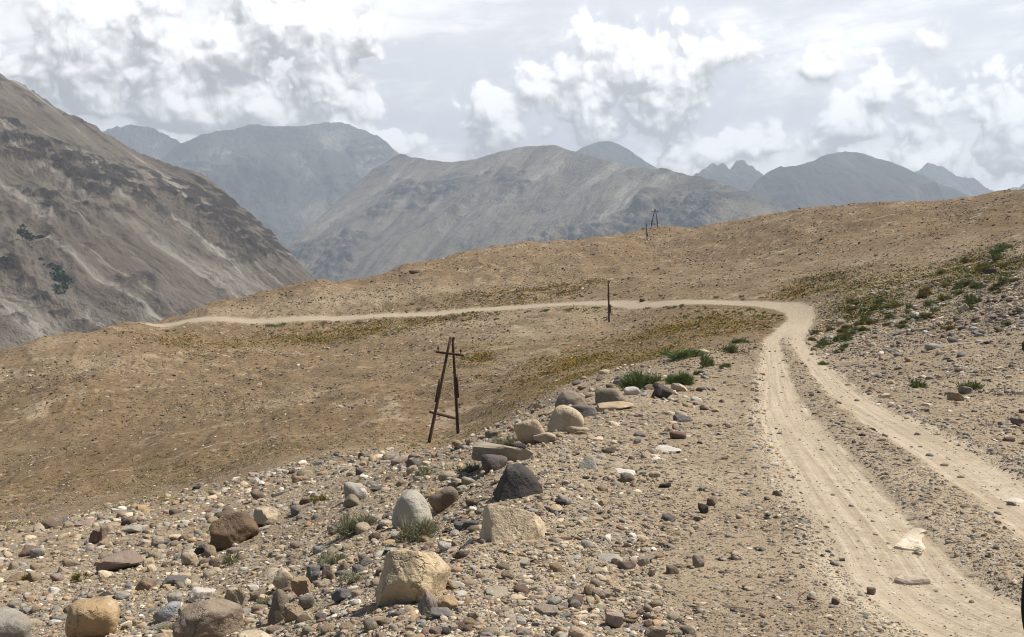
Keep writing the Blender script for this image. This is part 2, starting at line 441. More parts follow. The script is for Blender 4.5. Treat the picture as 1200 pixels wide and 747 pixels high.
# tone / pale / herb fields
tone = sstep(26, 75, YG) * .95
tone = np.where(S > 0, tone * sstep(60, 170, YG) + 0 * tone, tone)
tone = np.clip(tone + .22 * fbm(XG * .03, YG * .02, 3, 91), 0, 1)
def spots(lst):
    f = np.zeros_like(PG)
    for px, Y, rx, rl, w in lst:
        f = np.maximum(f, w * np.exp(-((PG - px) / rx) ** 2 - ((LG - math.log(Y)) / rl) ** 2))
    return f
pale = spots([(620, 150, 90, .12, .8), (560, 190, 130, .07, .9), (430, 262, 170, .05, .9), (300, 262, 110, .04, .7), (720, 130, 60, .1, .6), (1020, 170, 45, .1, .8), (930, 160, 60, .1, .55), (640, 240, 120, .1, .5),
              (120, 140, 70, .06, .7), (60, 160, 60, .06, .5), (320, 104, 60, .08, .45), (850, 200, 100, .1, .4), (1120, 150, 40, .12, .5), (590, 105, 40, .12, .55), (700, 170, 60, .06, .7)])
pale = np.maximum(pale, .75 * (1 - sstep(1.1, 2.6, aS)) * sstep(140, 190, YG))
herb = spots([(850, 95, 60, .14, 1), (780, 105, 70, .12, .7), (700, 85, 70, .14, .8), (760, 66, 60, .2, .6), (430, 205, 120, .07, .8), (560, 215, 60, .05, .4), (620, 232, 90, .06, .5), (240, 190, 70, .1, .3), (680, 68, 60, .18, .5), (960, 130, 50, .12, .5),
              (1080, 105, 90, .14, .7), (1150, 90, 70, .14, .8), (1010, 80, 40, .14, .8), (560, 120, 30, .15, .4)]) * offroad

# faint goat tracks and terraces winding along the slopes
tk = np.abs(fbm(XG * .02 + YG * .01, YG * .028, 3, 141)); tk2 = np.abs(fbm(XG * .03 - YG * .012 + 7, YG * .045, 2, 151))
pale = np.maximum(pale, .85 * (1 - sstep(.008, .022, tk)) * sstep(45, 80, YG) * offroad)
pale = np.maximum(pale, .65 * (1 - sstep(.006, .016, tk2)) * sstep(60, 100, YG) * offroad)
vid = np.arange(NR * NC).reshape(NR, NC)
quads = np.stack([vid[:-1, :-1], vid[:-1, 1:], vid[1:, 1:], vid[1:, :-1]], -1).reshape(-1, 4)
fs = (aS[:-1, :-1] + aS[1:, 1:]) / 2
isroad = (fs < 1.12).reshape(-1)
allv = np.stack([XG, YG, ZG], -1).reshape(-1, 3)
def sub_mesh(name, q):
    used = np.unique(q); remap = np.zeros(NR * NC, np.int64); remap[used] = np.arange(len(used))
    o = fast_mesh(name, allv[used], remap[q], GROUND, smooth=True)
    for nm, arr in (('tone', tone), ('track', track), ('pale', pale), ('herb', herb), ('across', S)):
        point_attr(o, nm, arr.reshape(-1)[used])
    return o
tag(sub_mesh('ground', quads[~isroad]), 'stony brown hillside of gravel, sand and scattered rocks', kind='structure')
tag(sub_mesh('road', quads[isroad]), 'pale two-track dirt road winding round the hillside', kind='structure')
# ------------------------------------------------------------------ mountains across the valley
def make_mountain_mat(name, scree, soil, rock, pale, unit, gs=16.0, gq=26.0, rockamt=.85, cs=13.0, cq=.8):
    mt, t, b, out = material(name)
    s = t.attr('contour').outputs['Fac']; q = t.attr('fall').outputs['Fac']; craggy = t.attr('crag').outputs['Fac']
    wob = t.noise(t.comb(t.m('MULTIPLY', s, 1.2), t.m('MULTIPLY', q, 1.2), 0.0), 1.0, 4, .6).outputs['Fac']
    chute = t.noise(t.comb(t.m('MULTIPLY_ADD', wob, 1.6, t.m('MULTIPLY', s, cs)), t.m('MULTIPLY', q, cq), 0.0), 1.0, 6, .62).outputs['Fac']
    blotch = t.noise(t.comb(t.m('MULTIPLY', s, 2.3), t.m('MULTIPLY', q, 2.0), 3.0), 1.0, 6, .6).outputs['Fac']
    grain = t.noise(t.comb(t.m('MULTIPLY', s, gs), t.m('MULTIPLY', q, gq), 7.0), 1.0, 7, .68).outputs['Fac']
    c = t.mix(t.smooth(blotch, .36, .62), scree, soil)
    c = t.mix(t.smooth(chute, .52, .64, 0, .75), c, tuple(x * .62 for x in soil))
    c = t.mix(t.smooth(chute, .45, .33, 0, .85), c, pale)
    fan = t.attr('fan').outputs['Fac']
    c = t.mix(t.m('MULTIPLY', t.m('MULTIPLY', fan, .75), t.smooth(t.m('ADD', chute, t.m('MULTIPLY', grain, .4)), .58, .82, 1.0, .25)), c, pale)
    cr = t.m('MULTIPLY', t.smooth(t.m('ADD', t.m('MULTIPLY', craggy, .8), t.m('MULTIPLY', grain, .5)), .42, .72), rockamt)
    c = t.mix(cr, c, rock)
    c = t.mix(t.smooth(grain, .52, .72, 0, .35), c, tuple(x * .5 for x in rock))
    t.put(b.inputs['Base Color'], c)
    b.inputs['Roughness'].default_value = 1.0; b.inputs['Specular IOR Level'].default_value = 0.02
    bump(t, b, t.m('ADD', t.m('MULTIPLY', grain, unit * .055), t.m('MULTIPLY', chute, unit * .05)), .8, 1.0)
    return mt

def plane_inv(p1, p2, p3):
    M = np.array([[1, p[0], p[1]] for p in (p1, p2, p3)], float)
    return np.linalg.solve(M, np.array([1 / p[2] for p in (p1, p2, p3)]))

def mountain(name, label, sil, pts, base, unit, amp, mat, seed, step=2.0, rows=170, jag=1.5, cragf=None, extra=None, keen=0.5, folds=1.0, ribs=.035, fanf=None, cragrelief=.022):
    sil = np.array(sil, float); k = plane_inv(*pts)
    px = np.arange(sil[0, 0], sil[-1, 0] + .1, step)
    top = np.interp(px, sil[:, 0], sil[:, 1])
    sm = np.convolve(np.pad(top, 4, mode='edge'), np.ones(9) / 9, 'valid'); top = keen * top + (1 - keen) * sm
    top = top - jag * fbm(px * .05, px * 0 + seed, 5, seed, gain=.6)
    t = np.linspace(0, 1, rows) ** 1.15
    PY = top[:, None] + (base - top)[:, None] * t[None]
    PXm = np.repeat(px[:, None], rows, 1); T = np.repeat(t[None], len(px), 0)
    inv = np.maximum(k[0] + k[1] * PXm + k[2] * PY, 1e-5)
    Y = 1 / inv; X = (PXm - 600) / F * Y; Z = (HZ - PY) / F * Y
    # plane axes
    P0 = np.array([[(p[0] - 600) / F * p[2], p[2], (HZ - p[1]) / F * p[2]] for p in pts])
    N = np.cross(P0[1] - P0[0], P0[2] - P0[0]); N /= np.linalg.norm(N)
    if N[2] < 0: N = -N
    fall = np.array([N[0] * N[2], N[1] * N[2], N[2] ** 2 - 1]); fall /= np.linalg.norm(fall)
    cont = np.cross(N, fall)
    s = (X * cont[0] + Y * cont[1] + Z * cont[2]) / unit; q = (X * fall[0] + Y * fall[1] + Z * fall[2]) / unit
    w = fbm(s * 1.3, q * 1.3, 3, seed + 3) * .35
    big = ridged((s + w) * 1.1, (q + w) * .45, 4, seed + 5, gain=.45)
    med = ridged((s + w * .5) * 4.2, (q + w) * 1.3, 4, seed + 9, gain=.55)
    crag = sstep(.0, .35, fbm(s * 1.7 + 9, q * 1.5, 4, seed + 21, gain=.6))
    if cragf is not None: crag = np.clip(crag * .45 + cragf(PXm, PY), 0, 1)
    rough = fbm(s * 13, q * 15, 4, seed + 31, gain=.65) + .5 * ridged(s * 9, q * 12, 3, seed + 33)
    fade = .12 + .88 * sstep(0, .22, T)
    D = amp * unit * (folds * .13 * (big - .35) + ribs * (med - .4) + cragrelief * crag * rough) * fade
    D = D + amp * unit * .5 * cragrelief * crag
    crag = crag * sstep(-.12, .28, rough) * (.35 + .65 * sstep(.25, .6, med))
    fan = fanf(PXm, PY) if fanf is not None else 0 * PXm
    if extra is not None: extra.append((PXm, PY, X, Y, Z, N, D))
    X = X + N[0] * D; Y = Y + N[1] * D; Z = Z + N[2] * D
    # the far side of the ridge
    nb = 14
    kb = np.arange(1, nb + 1)[None] / nb
    bx = X[:, :1] + 0 * kb; by = Y[:, :1] + kb * unit * .9; bz = Z[:, :1] - kb ** 1.25 * unit * 1.1
    X = np.concatenate([bx[:, ::-1], X], 1); Y = np.concatenate([by[:, ::-1], Y], 1); Z = np.concatenate([bz[:, ::-1], Z], 1)
    def padb(a): return np.concatenate([np.repeat(a[:, :1], nb, 1), a], 1)
    s, q, crag, fan = padb(s), padb(q), padb(crag), padb(fan)
    nr = rows + nb; v = np.arange(len(px) * nr).reshape(len(px), nr)
    qd = np.stack([v[:-1, :-1], v[:-1, 1:], v[1:, 1:], v[1:, :-1]], -1).reshape(-1, 4)
    o = fast_mesh(name, np.stack([X, Y, Z], -1).reshape(-1, 3), qd, mat, smooth=True)
    for nm, a in (('contour', s), ('fall', q), ('crag', crag), ('fan', fan)): point_attr(o, nm, a.reshape(-1))
    tag(o, label, kind='structure')
    return o

M_LEFT = make_mountain_mat('valley_side_rock', (.185, .156, .125), (.13, .105, .082), (.036, .029, .025), (.38, .348, .298), 500, 20.0, 16.0)
M_MID = make_mountain_mat('tan_mountain_rock', (.225, .192, .148), (.17, .145, .112), (.07, .062, .055), (.34, .31, .255), 1500, 18.0, 8.0, .65, 7.0, 1.2)
M_FAR = make_mountain_mat('grey_mountain_rock', (.14, .132, .118), (.095, .091, .084), (.05, .047, .045), (.30, .285, .25), 2000, 14.0, 9.0, .7, 4.5, 1.6)
M_DARK = make_mountain_mat('dark_mountain_rock', (.085, .077, .06), (.06, .058, .046), (.03, .028, .026), (.17, .165, .135), 1700, 16.0, 9.0, .6, 6.0, 1.4)

def left_crags(px, py):
    band = np.exp(-((py - (175 + (px) * .28)) / 34) ** 2) * sstep(-60, 40, px)
    b2 = np.exp(-((px - 285 + (py - 255) * -.2) / 55) ** 2 - ((py - 270) / 55) ** 2)
    b3 = np.exp(-((px - 20) / 70) ** 2 - ((py - 310) / 45) ** 2)
    return .75 * band + .8 * b2 + .6 * b3
def left_fans(px, py):
    f = 0
    for (x0, y0, x1, y1, w_) in ((-10, 262, 130, 392, 9), (20, 262, 170, 378, 5), (-20, 330, 60, 410, 22), (40, 150, 150, 240, 4), (120, 255, 290, 345, 8), (60, 300, 110, 385, 5), (-10, 205, 60, 262, 6), (200, 300, 300, 360, 10), (150, 180, 240, 250, 4)):
        d = np.array([x1 - x0, y1 - y0], float); L = np.hypot(*d); u = ((px - x0) * d[0] + (py - y0) * d[1]) / L / L
        v = np.abs((px - x0) * d[1] - (py - y0) * d[0]) / L
        f = np.maximum(f, np.exp(-(v / (w_ * (.35 + .9 * np.clip(u, 0, 1)))) ** 2) * sstep(-.05, .15, u) * (1 - sstep(.9, 1.1, u)))
    return f
LEFTGRID = []
mountain('valley_mountain', 'steep brown mountain flank of crags and scree', [(-620, -255), (-300, -90), (-120, 20), (0, 87), (25, 100), (50, 118), (90, 140), (130, 160), (165, 182), (200, 195), (235, 206), (255, 220), (270, 238), (300, 264), (330, 291), (350, 310), (366, 326), (400, 360), (440, 400)],
         ((0, 87, 2200), (365, 325, 2000), (0, 420, 1150)), 505, 480, .62, M_LEFT, 3, step=1.5, rows=330, jag=5.0, cragf=left_crags, folds=.6, ribs=.075, cragrelief=.06, fanf=left_fans, extra=LEFTGRID)
mountain('broad_mountain', 'broad rounded tan mountain beyond the valley', [(280, 345), (315, 312), (335, 292), (358, 268), (380, 250), (420, 213), (450, 194), (470, 183), (500, 188), (530, 191), (560, 187), (600, 175), (625, 171), (650, 170), (690, 183), (730, 193), (800, 205), (860, 222), (900, 240), (960, 262), (1010, 290), (1040, 320)],
         ((650, 170, 6200), (600, 345, 4400), (340, 292, 5900)), 395, 1500, 1.0, M_MID, 23, rows=220, jag=1.6, folds=.42, ribs=.03)
mountain('cloud_capped_mountain', 'grey mountain with its top in the cloud', [(130, 270), (150, 250), (170, 215), (190, 186), (205, 172), (240, 157), (300, 146), (345, 149), (400, 144), (430, 154), (440, 160), (468, 182), (520, 215), (560, 250), (600, 290)],
         ((300, 148, 9600), (300, 340, 6800), (500, 240, 8300)), 400, 2200, 1.0, M_FAR, 43, rows=150, jag=2.6, folds=.75, ribs=.03)
mountain('snowy_ridge', 'distant blue ridge with snow patches under cloud', [(40, 220), (80, 180), (110, 160), (125, 152), (145, 148), (160, 147), (190, 155), (215, 172), (240, 190), (280, 220), (320, 260)],
         ((160, 150, 10200), (160, 330, 8800), (260, 240, 9600)), 380, 1900, .8, M_FAR, 63, rows=90, jag=4.5, step=1.2, keen=.8)
mountain('hidden_peak', 'small blue peak showing behind the broad mountain', [(600, 235), (640, 205), (680, 176), (700, 169), (712, 166), (735, 177), (760, 194), (800, 215), (840, 240)],
         ((712, 167, 9800), (712, 330, 7600), (800, 240, 8800)), 360, 2000, .7, M_DARK, 83, rows=80, jag=1.2)
mountain('jagged_ridge', 'jagged dark rock ridge left of the dark peak', [(740, 250), (775, 228), (795, 214), (810, 206), (820, 203), (829, 195), (835, 190), (841, 194), (848, 192), (855, 195), (862, 191), (870, 189), (880, 195), (893, 204), (905, 220), (930, 245), (960, 270)],
         ((850, 195, 9000), (850, 330, 7200), (920, 260, 8200)), 360, 1700, .8, M_DARK, 103, rows=110, jag=6.5, step=1.0, keen=1.0)
mountain('dark_peak', 'dark pyramid peak beyond the brown crest', [(780, 315), (820, 280), (850, 252), (870, 232), (890, 211), (910, 199), (940, 194), (965, 184), (990, 178), (1015, 183), (1040, 191), (1090, 209), (1140, 234), (1180, 252), (1230, 270), (1280, 300)],
         ((990, 179, 7600), (990, 340, 5600), (1120, 270, 6600)), 380, 1700, 1.0, M_DARK, 123, rows=140, jag=1.6)
mountain('farthest_range', 'pale blue far range half hidden by cloud', [(980, 260), (1020, 235), (1050, 216), (1070, 203), (1085, 196), (1095, 195), (1108, 199), (1120, 208), (1132, 209), (1140, 211), (1155, 222), (1170, 229), (1185, 222), (1200, 217), (1240, 210), (1300, 222), (1400, 250), (1500, 270)],
         ((1100, 200, 10400), (1100, 330, 9000), (1300, 260, 9800)), 370, 1900, .8, M_FAR, 143, rows=80, jag=4.5, step=1.2, keen=.8)
vf = link_mesh('valley_floor', [(-12900, -600, -175), (12900, -600, -175), (12900, 12700, -175), (-12900, 12700, -175)], [(0, 1, 2, 3)], M_LEFT)
tag(vf, 'flat valley floor far below the hillside', kind='structure')
# ------------------------------------------------------------------ stones
PAL = {'cream': (.50, .405, .28), 'tan': (.345, .265, .175), 'orange tan': (.35, .24, .14), 'grey': (.225, .205, .178), 'pale grey': (.38, .35, .295),
       'blue grey': (.165, .157, .145), 'charcoal': (.052, .048, .046), 'brown': (.165, .122, .086), 'reddish brown': (.19, .12, .088), 'white': (.60, .55, .47),
       'pinkish': (.34, .26, .205), 'olive grey': (.25, .215, .15)}

def ico(sub):
    bm = bmesh.new(); bmesh.ops.create_icosphere(bm, subdivisions=sub, radius=1)
    v = np.array([x.co[:] for x in bm.verts]); f = np.array([[y.index for y in x.verts] for x in bm.faces]); bm.free()
    return v / np.linalg.norm(v, axis=1)[:, None], f
ICO = {k: ico(k) for k in (1, 2, 3, 4, 5)}

def stone_shape(seed, style='round', sub=3, planes=None):
    """unit stone (extents -1..1): a ball cut by planes, worn smooth or left sharp"""
    r = np.random.default_rng(seed); d, f = ICO[sub]
    npl = {'round': 16, 'angular': 9, 'slab': 11, 'wedge': 8}[style]
    nv = r.normal(size=(npl, 3)); nv /= np.linalg.norm(nv, axis=1)[:, None]
    h = r.uniform(.62, 1.0, npl) if style != 'round' else r.uniform(.8, 1.0, npl)
    nv = np.concatenate([nv, np.eye(3), -np.eye(3)]); h = np.concatenate([h, np.full(6, 1.0)])
    if planes:
        nv = np.array([q[:3] for q in planes], float); nv /= np.linalg.norm(nv, axis=1)[:, None]; h = np.array([q[3] for q in planes], float); nv = np.concatenate([nv, [[0, 0, -1]]]); h = np.append(h, 1.0)
    k = {'round': 5.0, 'angular': 26.0, 'slab': 16.0, 'wedge': 30.0}[style]
    q = h[None] / np.maximum(d @ nv.T, .02)
    rad = -np.log(np.exp(-k * q).sum(1)) / k
    rad = np.maximum(rad, .2)
    v = d * rad[:, None]
    a = r.uniform(-9, 9, 3)
    if sub >= 3:
        amp = {'round': .045, 'angular': .055, 'slab': .05, 'wedge': .05}[style]
        def pn(fq, oc, s): return fbm(v[:, 0] * fq + v[:, 2] * fq * .8 + a[0], v[:, 1] * fq - v[:, 2] * fq * .7 + a[1], oc, seed + s)
        v = v * (1 + amp * 1.5 * pn(1.6, 3, 1) + amp * .55 * pn(6, 3, 2))[:, None]
    mx = np.abs(v).max(0)
    return v / mx, f

BOULDERS = []      # (object, photo column, photo row, phrase)
def boulder(px, pyb, w, h, style, colour, label, phrase=None, seed=0, depth=.85, sink=.22, roll=0, yaw=None, sub=4, taper=0, rgb=None, name='boulder', cat='boulder', group=None, planes=None):
    X, Y, Z = hit(px, min(pyb, 760))
    if pyb > 760: Y = Y * .97; X = (px - 600) / F * Y; Z = gz(X, Y)
    a = w * Y / F / 2; H = h * Y / F; c = H / (1 - sink) / 2; bdep = max(a * depth, c * .7)
    if sink >= .5:                                   # bedded flat: the rows it covers are its depth on the ground
        Yb = hit(px, pyb - h)[1]; bdep = min(max((Yb - Y) * .5, a * .3), a * 1.6); H = min(.10 * a + .012, .06); c = H
    v, f = stone_shape(seed + 100, style, sub, planes)
    if roll or yaw:
        R = np.array(Matrix.Rotation(math.radians(roll), 3, 'Y') @ Matrix.Rotation(math.radians(yaw or 0), 3, 'Z')); v = v @ R.T; v = v / np.abs(v).max(0)
    v = v.copy(); v[:, 2] *= 1 - taper * v[:, 0] * .5
    v = v * np.array([a, bdep, c])
    o = fast_mesh(name, v, f, STONE, smooth=True)
    if style in ('angular', 'wedge', 'slab'):
        try: o.data.set_sharp_from_angle(angle=math.radians(38))
        except Exception: pass
    cy = Y + bdep * (1.0 if sink >= .5 else .65)
    cx_ = X + (px - 600) / F * (cy - Y)
    o.location = (cx_, cy, (gz(cx_, cy) if sink >= .5 else Z) + H - c)
    o.color = (*(rgb or PAL[colour]), 1)
    tag(o, label, cat, group)
    BOULDERS.append((o, px, pyb - h / 2, phrase, w))
    return o

B = boulder
B(601, 634, 93, 47, 'wedge', 'cream', 'cream angular slab boulder half sunk in the gravel shoulder of the road', 'cream slab boulder', 5, sink=.3, planes=[(.05,-.8,.6,.55),(-1,-.25,.05,.95),(.95,-.2,.25,.95),(.22,.35,.9,.58),(0,1,.1,.9),(.9,-.6,-.2,.95),(-.3,-.6,.75,.72)], rgb=(.66, .52, .35), sub=5, depth=.6)
B(483, 707, 101, 66, 'angular', 'tan', 'large tan boulder with pale worn top corner low on the stony slope', 'large tan boulder', 12, planes=[(-.1,-.9,-.4,.8),(-.25,-.8,.55,.72),(.7,-.1,.7,.84),(-.9,-.2,.3,.92),(.9,-.35,-.25,.95),(.05,.3,.95,.68),(0,1,.2,.9),(.45,-.8,.35,.8)], rgb=(.56, .43, .265), sub=5, sink=.18)
B(608, 582, 64, 45, 'slab', 'charcoal', 'charcoal black pyramid boulder above the cream slab boulder', 'charcoal pyramid boulder', 31, planes=[(-.93,-.1,.42,.68),(.62,-.05,.78,.5),(-.15,-.9,.4,.7),(.35,-.85,.4,.72),(0,1,.25,.8),(.9,.3,0,.95),(-.15,-.1,1,.52),(.1,-.6,.8,.6)], sub=5, sink=.15)
B(577, 553, 36, 20, 'round', 'blue grey', 'small dark grey rounded rock leaning behind the charcoal pyramid boulder', None, 41, rgb=(.11, .10, .095))
B(590, 543, 76, 22, 'slab', 'grey', 'flat grey tan slab lying just behind the charcoal pyramid boulder', 'flat grey slab', 43, rgb=(.36, .30, .225), depth=.7)
B(482, 618, 50, 40, 'round', 'pale grey', 'smooth pale grey egg-shaped boulder with a grey green bush at its foot', 'pale egg-shaped boulder', 51, rgb=(.52, .48, .40), taper=.2)
B(519, 599, 38, 26, 'round', 'brown', 'dark brown rounded boulder beside the pale egg-shaped boulder', 'brown rounded boulder', 53, rgb=(.20, .155, .115))
B(622, 519, 42, 27, 'round', 'tan', 'leaning tan oval boulder on the shoulder edge above the flat slab', 'leaning tan oval boulder', 61, roll=-18, rgb=(.56, .43, .275))
B(665, 505, 48, 28, 'round', 'cream', 'pale tan rounded boulder right of the leaning oval one', 'pale tan rounded boulder', 63, rgb=(.58, .46, .31))
B(640, 519, 32, 12, 'slab', 'cream', 'flat cream stone at the foot of the pale tan rounded boulder', None, 65)
B(670, 480, 40, 21, 'angular', 'grey', 'mottled brown grey boulder on the shoulder crest behind the pale tan one', 'mottled crest boulder', 71, rgb=(.30, .24, .175))
B(683, 489, 36, 15, 'round', 'blue grey', 'blue grey flattened boulder between the mottled and the pale tan boulders', None, 73)
B(713, 473, 38, 20, 'round', 'olive grey', 'olive grey oblong boulder leaning on the crest by the green bushes', 'olive grey boulder', 75, roll=-14)
B(722, 481, 46, 11, 'slab', 'cream', 'low cream slab below the olive grey oblong boulder', None, 77, rgb=(.48, .36, .225))
B(741, 463, 20, 10, 'round', 'white', 'small whitish stone between the olive boulder and the black rock', None, 79)
B(775, 467, 24, 16, 'angular', 'charcoal', 'black brown rock on the shoulder beside the green bushes', 'black shoulder rock', 81, rgb=(.062, .05, .045))
B(276, 639, 54, 36, 'angular', 'brown', 'dark brown jagged weathered boulder on the upper stony slope', 'jagged brown boulder', 85, rgb=(.17, .115, .07), taper=-.3, sub=5)
B(314, 616, 34, 18, 'slab', 'cream', 'cream flat boulder behind the jagged brown boulder', None, 87)
B(110, 750, 62, 42, 'round', 'orange tan', 'orange tan rounded boulder at the bottom of the photograph', 'orange tan boulder', 91, rgb=(.43, .30, .165), sub=5)
B(2, 762, 76, 50, 'round', 'grey', 'big smooth grey boulder cut off by the bottom corner of the photograph', 'big grey corner boulder', 93, rgb=(.30, .27, .225), sub=5)
B(246, 752, 80, 50, 'slab', 'brown', 'dark brown sloping slab boulder beside the pale triangular stone', 'dark sloping slab', 95, rgb=(.27, .21, .155), taper=-.6, sub=5, sink=.15, roll=-20)
B(279, 718, 24, 28, 'wedge', 'cream', 'pale triangular stone standing on the dark sloping slab', None, 97, rgb=(.40, .32, .215))
B(300, 758, 46, 14, 'round', 'cream', 'low cream boulder at the bottom edge beside the dark slab', None, 99, rgb=(.50, .405, .27))
B(500, 724, 24, 28, 'slab', 'grey', 'grey brown splintered slab at the foot of the large tan boulder', None, 101, rgb=(.24, .2, .16))
B(525, 716, 24, 18, 'angular', 'orange tan', 'orange tan stone beside the foot of the large tan boulder', None, 103)
B(518, 725, 28, 10, 'slab', 'blue grey', 'flat blue grey stone below the large tan boulder', None, 105, rgb=(.2, .185, .17))
B(327, 729, 23, 38, 'round', 'brown', 'upright brown grey egg stone on the lower stony slope', 'upright brown stone', 107, rgb=(.19, .15, .11))
B(331, 692, 28, 24, 'round', 'cream', 'cream leaning stone above the upright brown stone', None, 109, roll=25)
B(354, 699, 24, 20, 'angular', 'orange tan', 'square orange tan stone uphill of the upright brown stone', None, 111)
B(367, 682, 17, 18, 'angular', 'blue grey', 'blue grey upright block among the tan stones of the slope', None, 113)
B(385, 682, 16, 18, 'wedge', 'brown', 'brown pointed stone between the grey block and the large tan boulder', None, 114)
B(361, 714, 20, 16, 'round', 'grey', 'grey round stone right of the upright brown stone', None, 115)
B(345, 727, 22, 18, 'angular', 'tan', 'tan blocky stone against the upright brown stone', None, 116)
B(400, 706, 24, 14, 'angular', 'blue grey', 'low dark bluish stone left of the large tan boulder', None, 118, rgb=(.13, .125, .13))
B(144, 668, 50, 17, 'slab', 'pinkish', 'long pinkish grey slab in the middle of the stony slope', 'long pinkish slab', 121, rgb=(.27, .205, .16))
B(113, 637, 19, 15, 'angular', 'reddish brown', 'reddish brown blocky stone upslope of the long pinkish slab', 'reddish blocky stone', 123)
B(32, 652, 22, 9, 'round', 'reddish brown', 'flat reddish brown stone far up the slope by the picture edge', None, 125)
B(16, 667, 13, 8, 'round', 'pinkish', 'small pinkish stone downslope of the flat reddish brown stone', None, 126)
B(62, 619, 28, 9, 'slab', 'brown', 'long low brown slab on the upper edge of the stony slope', 'long brown slab', 127, roll=-10)
B(157, 625, 26, 9, 'slab', 'pale grey', 'pale flat slab tilted on the upper stony slope', None, 128, roll=-14)
B(415, 586, 24, 20, 'round', 'pale grey', 'pale grey round boulder in the cluster of round stones upslope', 'pale round boulder', 131)
B(413, 594, 22, 13, 'round', 'olive grey', 'olive tan round stone tucked under the pale grey round boulder', None, 133)
B(425, 585, 16, 12, 'round', 'white', 'whitish round stone right of the pale grey round boulder', None, 135)
B(205, 709, 18, 14, 'round', 'pale grey', 'pale round stone between the orange boulder and the dark slab', None, 141)
B(196, 728, 28, 18, 'angular', 'blue grey', 'bluish white cracked stone right of the orange tan boulder', None, 143, rgb=(.30, .30, .31))
B(236, 704, 30, 12, 'slab', 'white', 'bright white flat stone above the dark sloping slab', None, 145)
B(222, 662, 20, 15, 'round', 'cream', 'cream round stone right of the long pinkish slab', None, 147)
B(207, 685, 30, 10, 'slab', 'blue grey', 'dark blue grey sliver stone tilted on the middle slope', None, 148, roll=-18, rgb=(.14, .13, .125))
B(170, 691, 22, 14, 'angular', 'pinkish', 'pinkish brown worn stone below the long pinkish slab', None, 149, rgb=(.25, .18, .13))
def bedded_rock(cx0, cy0, outline, label, phrase, rgb):
    """a flat rock of the given outline worn level with the track"""
    pts = [Vector(hit(cx0 + dx, cy0 + dy)) for dx, dy in outline]
    A_ = np.array([(p.x, p.y, 1) for p in pts]); k_ = np.linalg.lstsq(A_, np.array([p.z for p in pts]), rcond=None)[0]
    for p in pts: p.z = p.x * k_[0] + p.y * k_[1] + k_[2] + .006
    ctr = sum(pts, Vector()) / len(pts); v = []; f = []; m = len(pts)
    for k, (sc, zz) in enumerate(((1.0, -.05), (.97, .010), (.86, .022), (.5, .028))):
        for i, p in enumerate(pts):
            q = ctr + (p - ctr) * sc; v.append((q.x - ctr.x, q.y - ctr.y, p.z + zz - ctr.z + .006 * math.sin(i * 5 + k)))
        if k:
            for i in range(m): f.append(((k - 1) * m + i, (k - 1) * m + (i + 1) % m, k * m + (i + 1) % m, k * m + i))
    f.append(tuple(range(3 * m, 4 * m)))
    o = link_mesh('boulder', v, f, STONE); o.location = ctr; o.color = (*rgb, 1)
    bm = bmesh.new(); bm.from_mesh(o.data); bmesh.ops.recalc_face_normals(bm, faces=bm.faces); bm.to_mesh(o.data); bm.free()
    tag(o, label, 'boulder'); BOULDERS.append((o, cx0, cy0, phrase, 44)); return o
bedded_rock(1072, 634, [(-24, 9), (-21, 5), (-14, -3), (-5, -9), (4, -12), (11, -12), (16, -10), (12, -6), (9, 0), (8, 6), (13, 13), (8, 15), (-2, 12), (-14, 11)], 'pale cream crescent rock bedded flat in the wheel track', 'pale rock in the wheel track', (.66, .56, .42))
bedded_rock(1069, 682, [(-22, 1), (-14, -3), (-2, -4), (10, -3), (20, 0), (22, 3), (8, 4), (-8, 4)], 'pinkish flat rock bedded in the track below the pale crescent rock', None, (.50, .41, .32))
B(1190, 590, 34, 5, 'slab', 'white', 'thin whitish slab bedded in the outer wheel track', None, 155, sink=.7, depth=1.2)
B(782, 530, 30, 6, 'slab', 'white', 'flat white slab on the gravel shoulder farther from the cream boulder', 'farther white slab', 157, sink=.5)
B(732, 557, 32, 7, 'slab', 'white', 'flat white slab on the gravel nearer the cream slab boulder', 'nearer white slab', 159, sink=.5)
B(768, 560, 15, 8, 'round', 'cream', 'small cream stone right of the nearer flat white slab', None, 160)
B(715, 659, 32, 13, 'round', 'pale grey', 'pale grey flat cobble bedded in gravel right of the cream slab', 'pale grey cobble', 161, sink=.5)
B(583, 699, 32, 13, 'round', 'grey', 'grey tan flat cobble in gravel right of the large tan boulder', 'grey tan cobble', 163, sink=.5, rgb=(.32, .275, .205))
B(639, 722, 30, 16, 'slab', 'grey', 'dull grey bedded slab in the gravel near the bottom edge', None, 165, sink=.55, rgb=(.26, .215, .165))
B(720, 737, 22, 19, 'angular', 'pinkish', 'pinkish grey angular stone standing on the gravel near the bottom', 'pinkish angular stone', 167, rgb=(.37, .29, .24))
B(769, 750, 26, 14, 'wedge', 'tan', 'tan wedge stone at the bottom edge of the gravel shoulder', None, 168, rgb=(.33, .25, .18))
B(820, 665, 16, 15, 'angular', 'grey', 'grey cube-like stone alone on the gravel shoulder', 'grey cubic stone', 169, rgb=(.28, .245, .185))
B(788, 673, 16, 10, 'round', 'brown', 'brown round stone left of the grey cubic stone', None, 170)
B(862, 656, 18, 10, 'round', 'tan', 'pinkish tan oval stone right of the grey cubic stone', None, 171, rgb=(.4, .28, .2))
B(824, 602, 12, 12, 'angular', 'charcoal', 'small black angular stone on the upper gravel shoulder', None, 172)
B(834, 593, 14, 9, 'angular', 'brown', 'brown chip beside the small black angular stone', None, 173)
B(690, 698, 18, 11, 'round', 'brown', 'rust brown small stone beside the line of gravel cobbles', None, 174, rgb=(.24, .15, .09))
B(691, 550, 26, 15, 'angular', 'pale grey', 'pale grey triangular stone right of the charcoal pyramid boulder', None, 175, sink=.45)
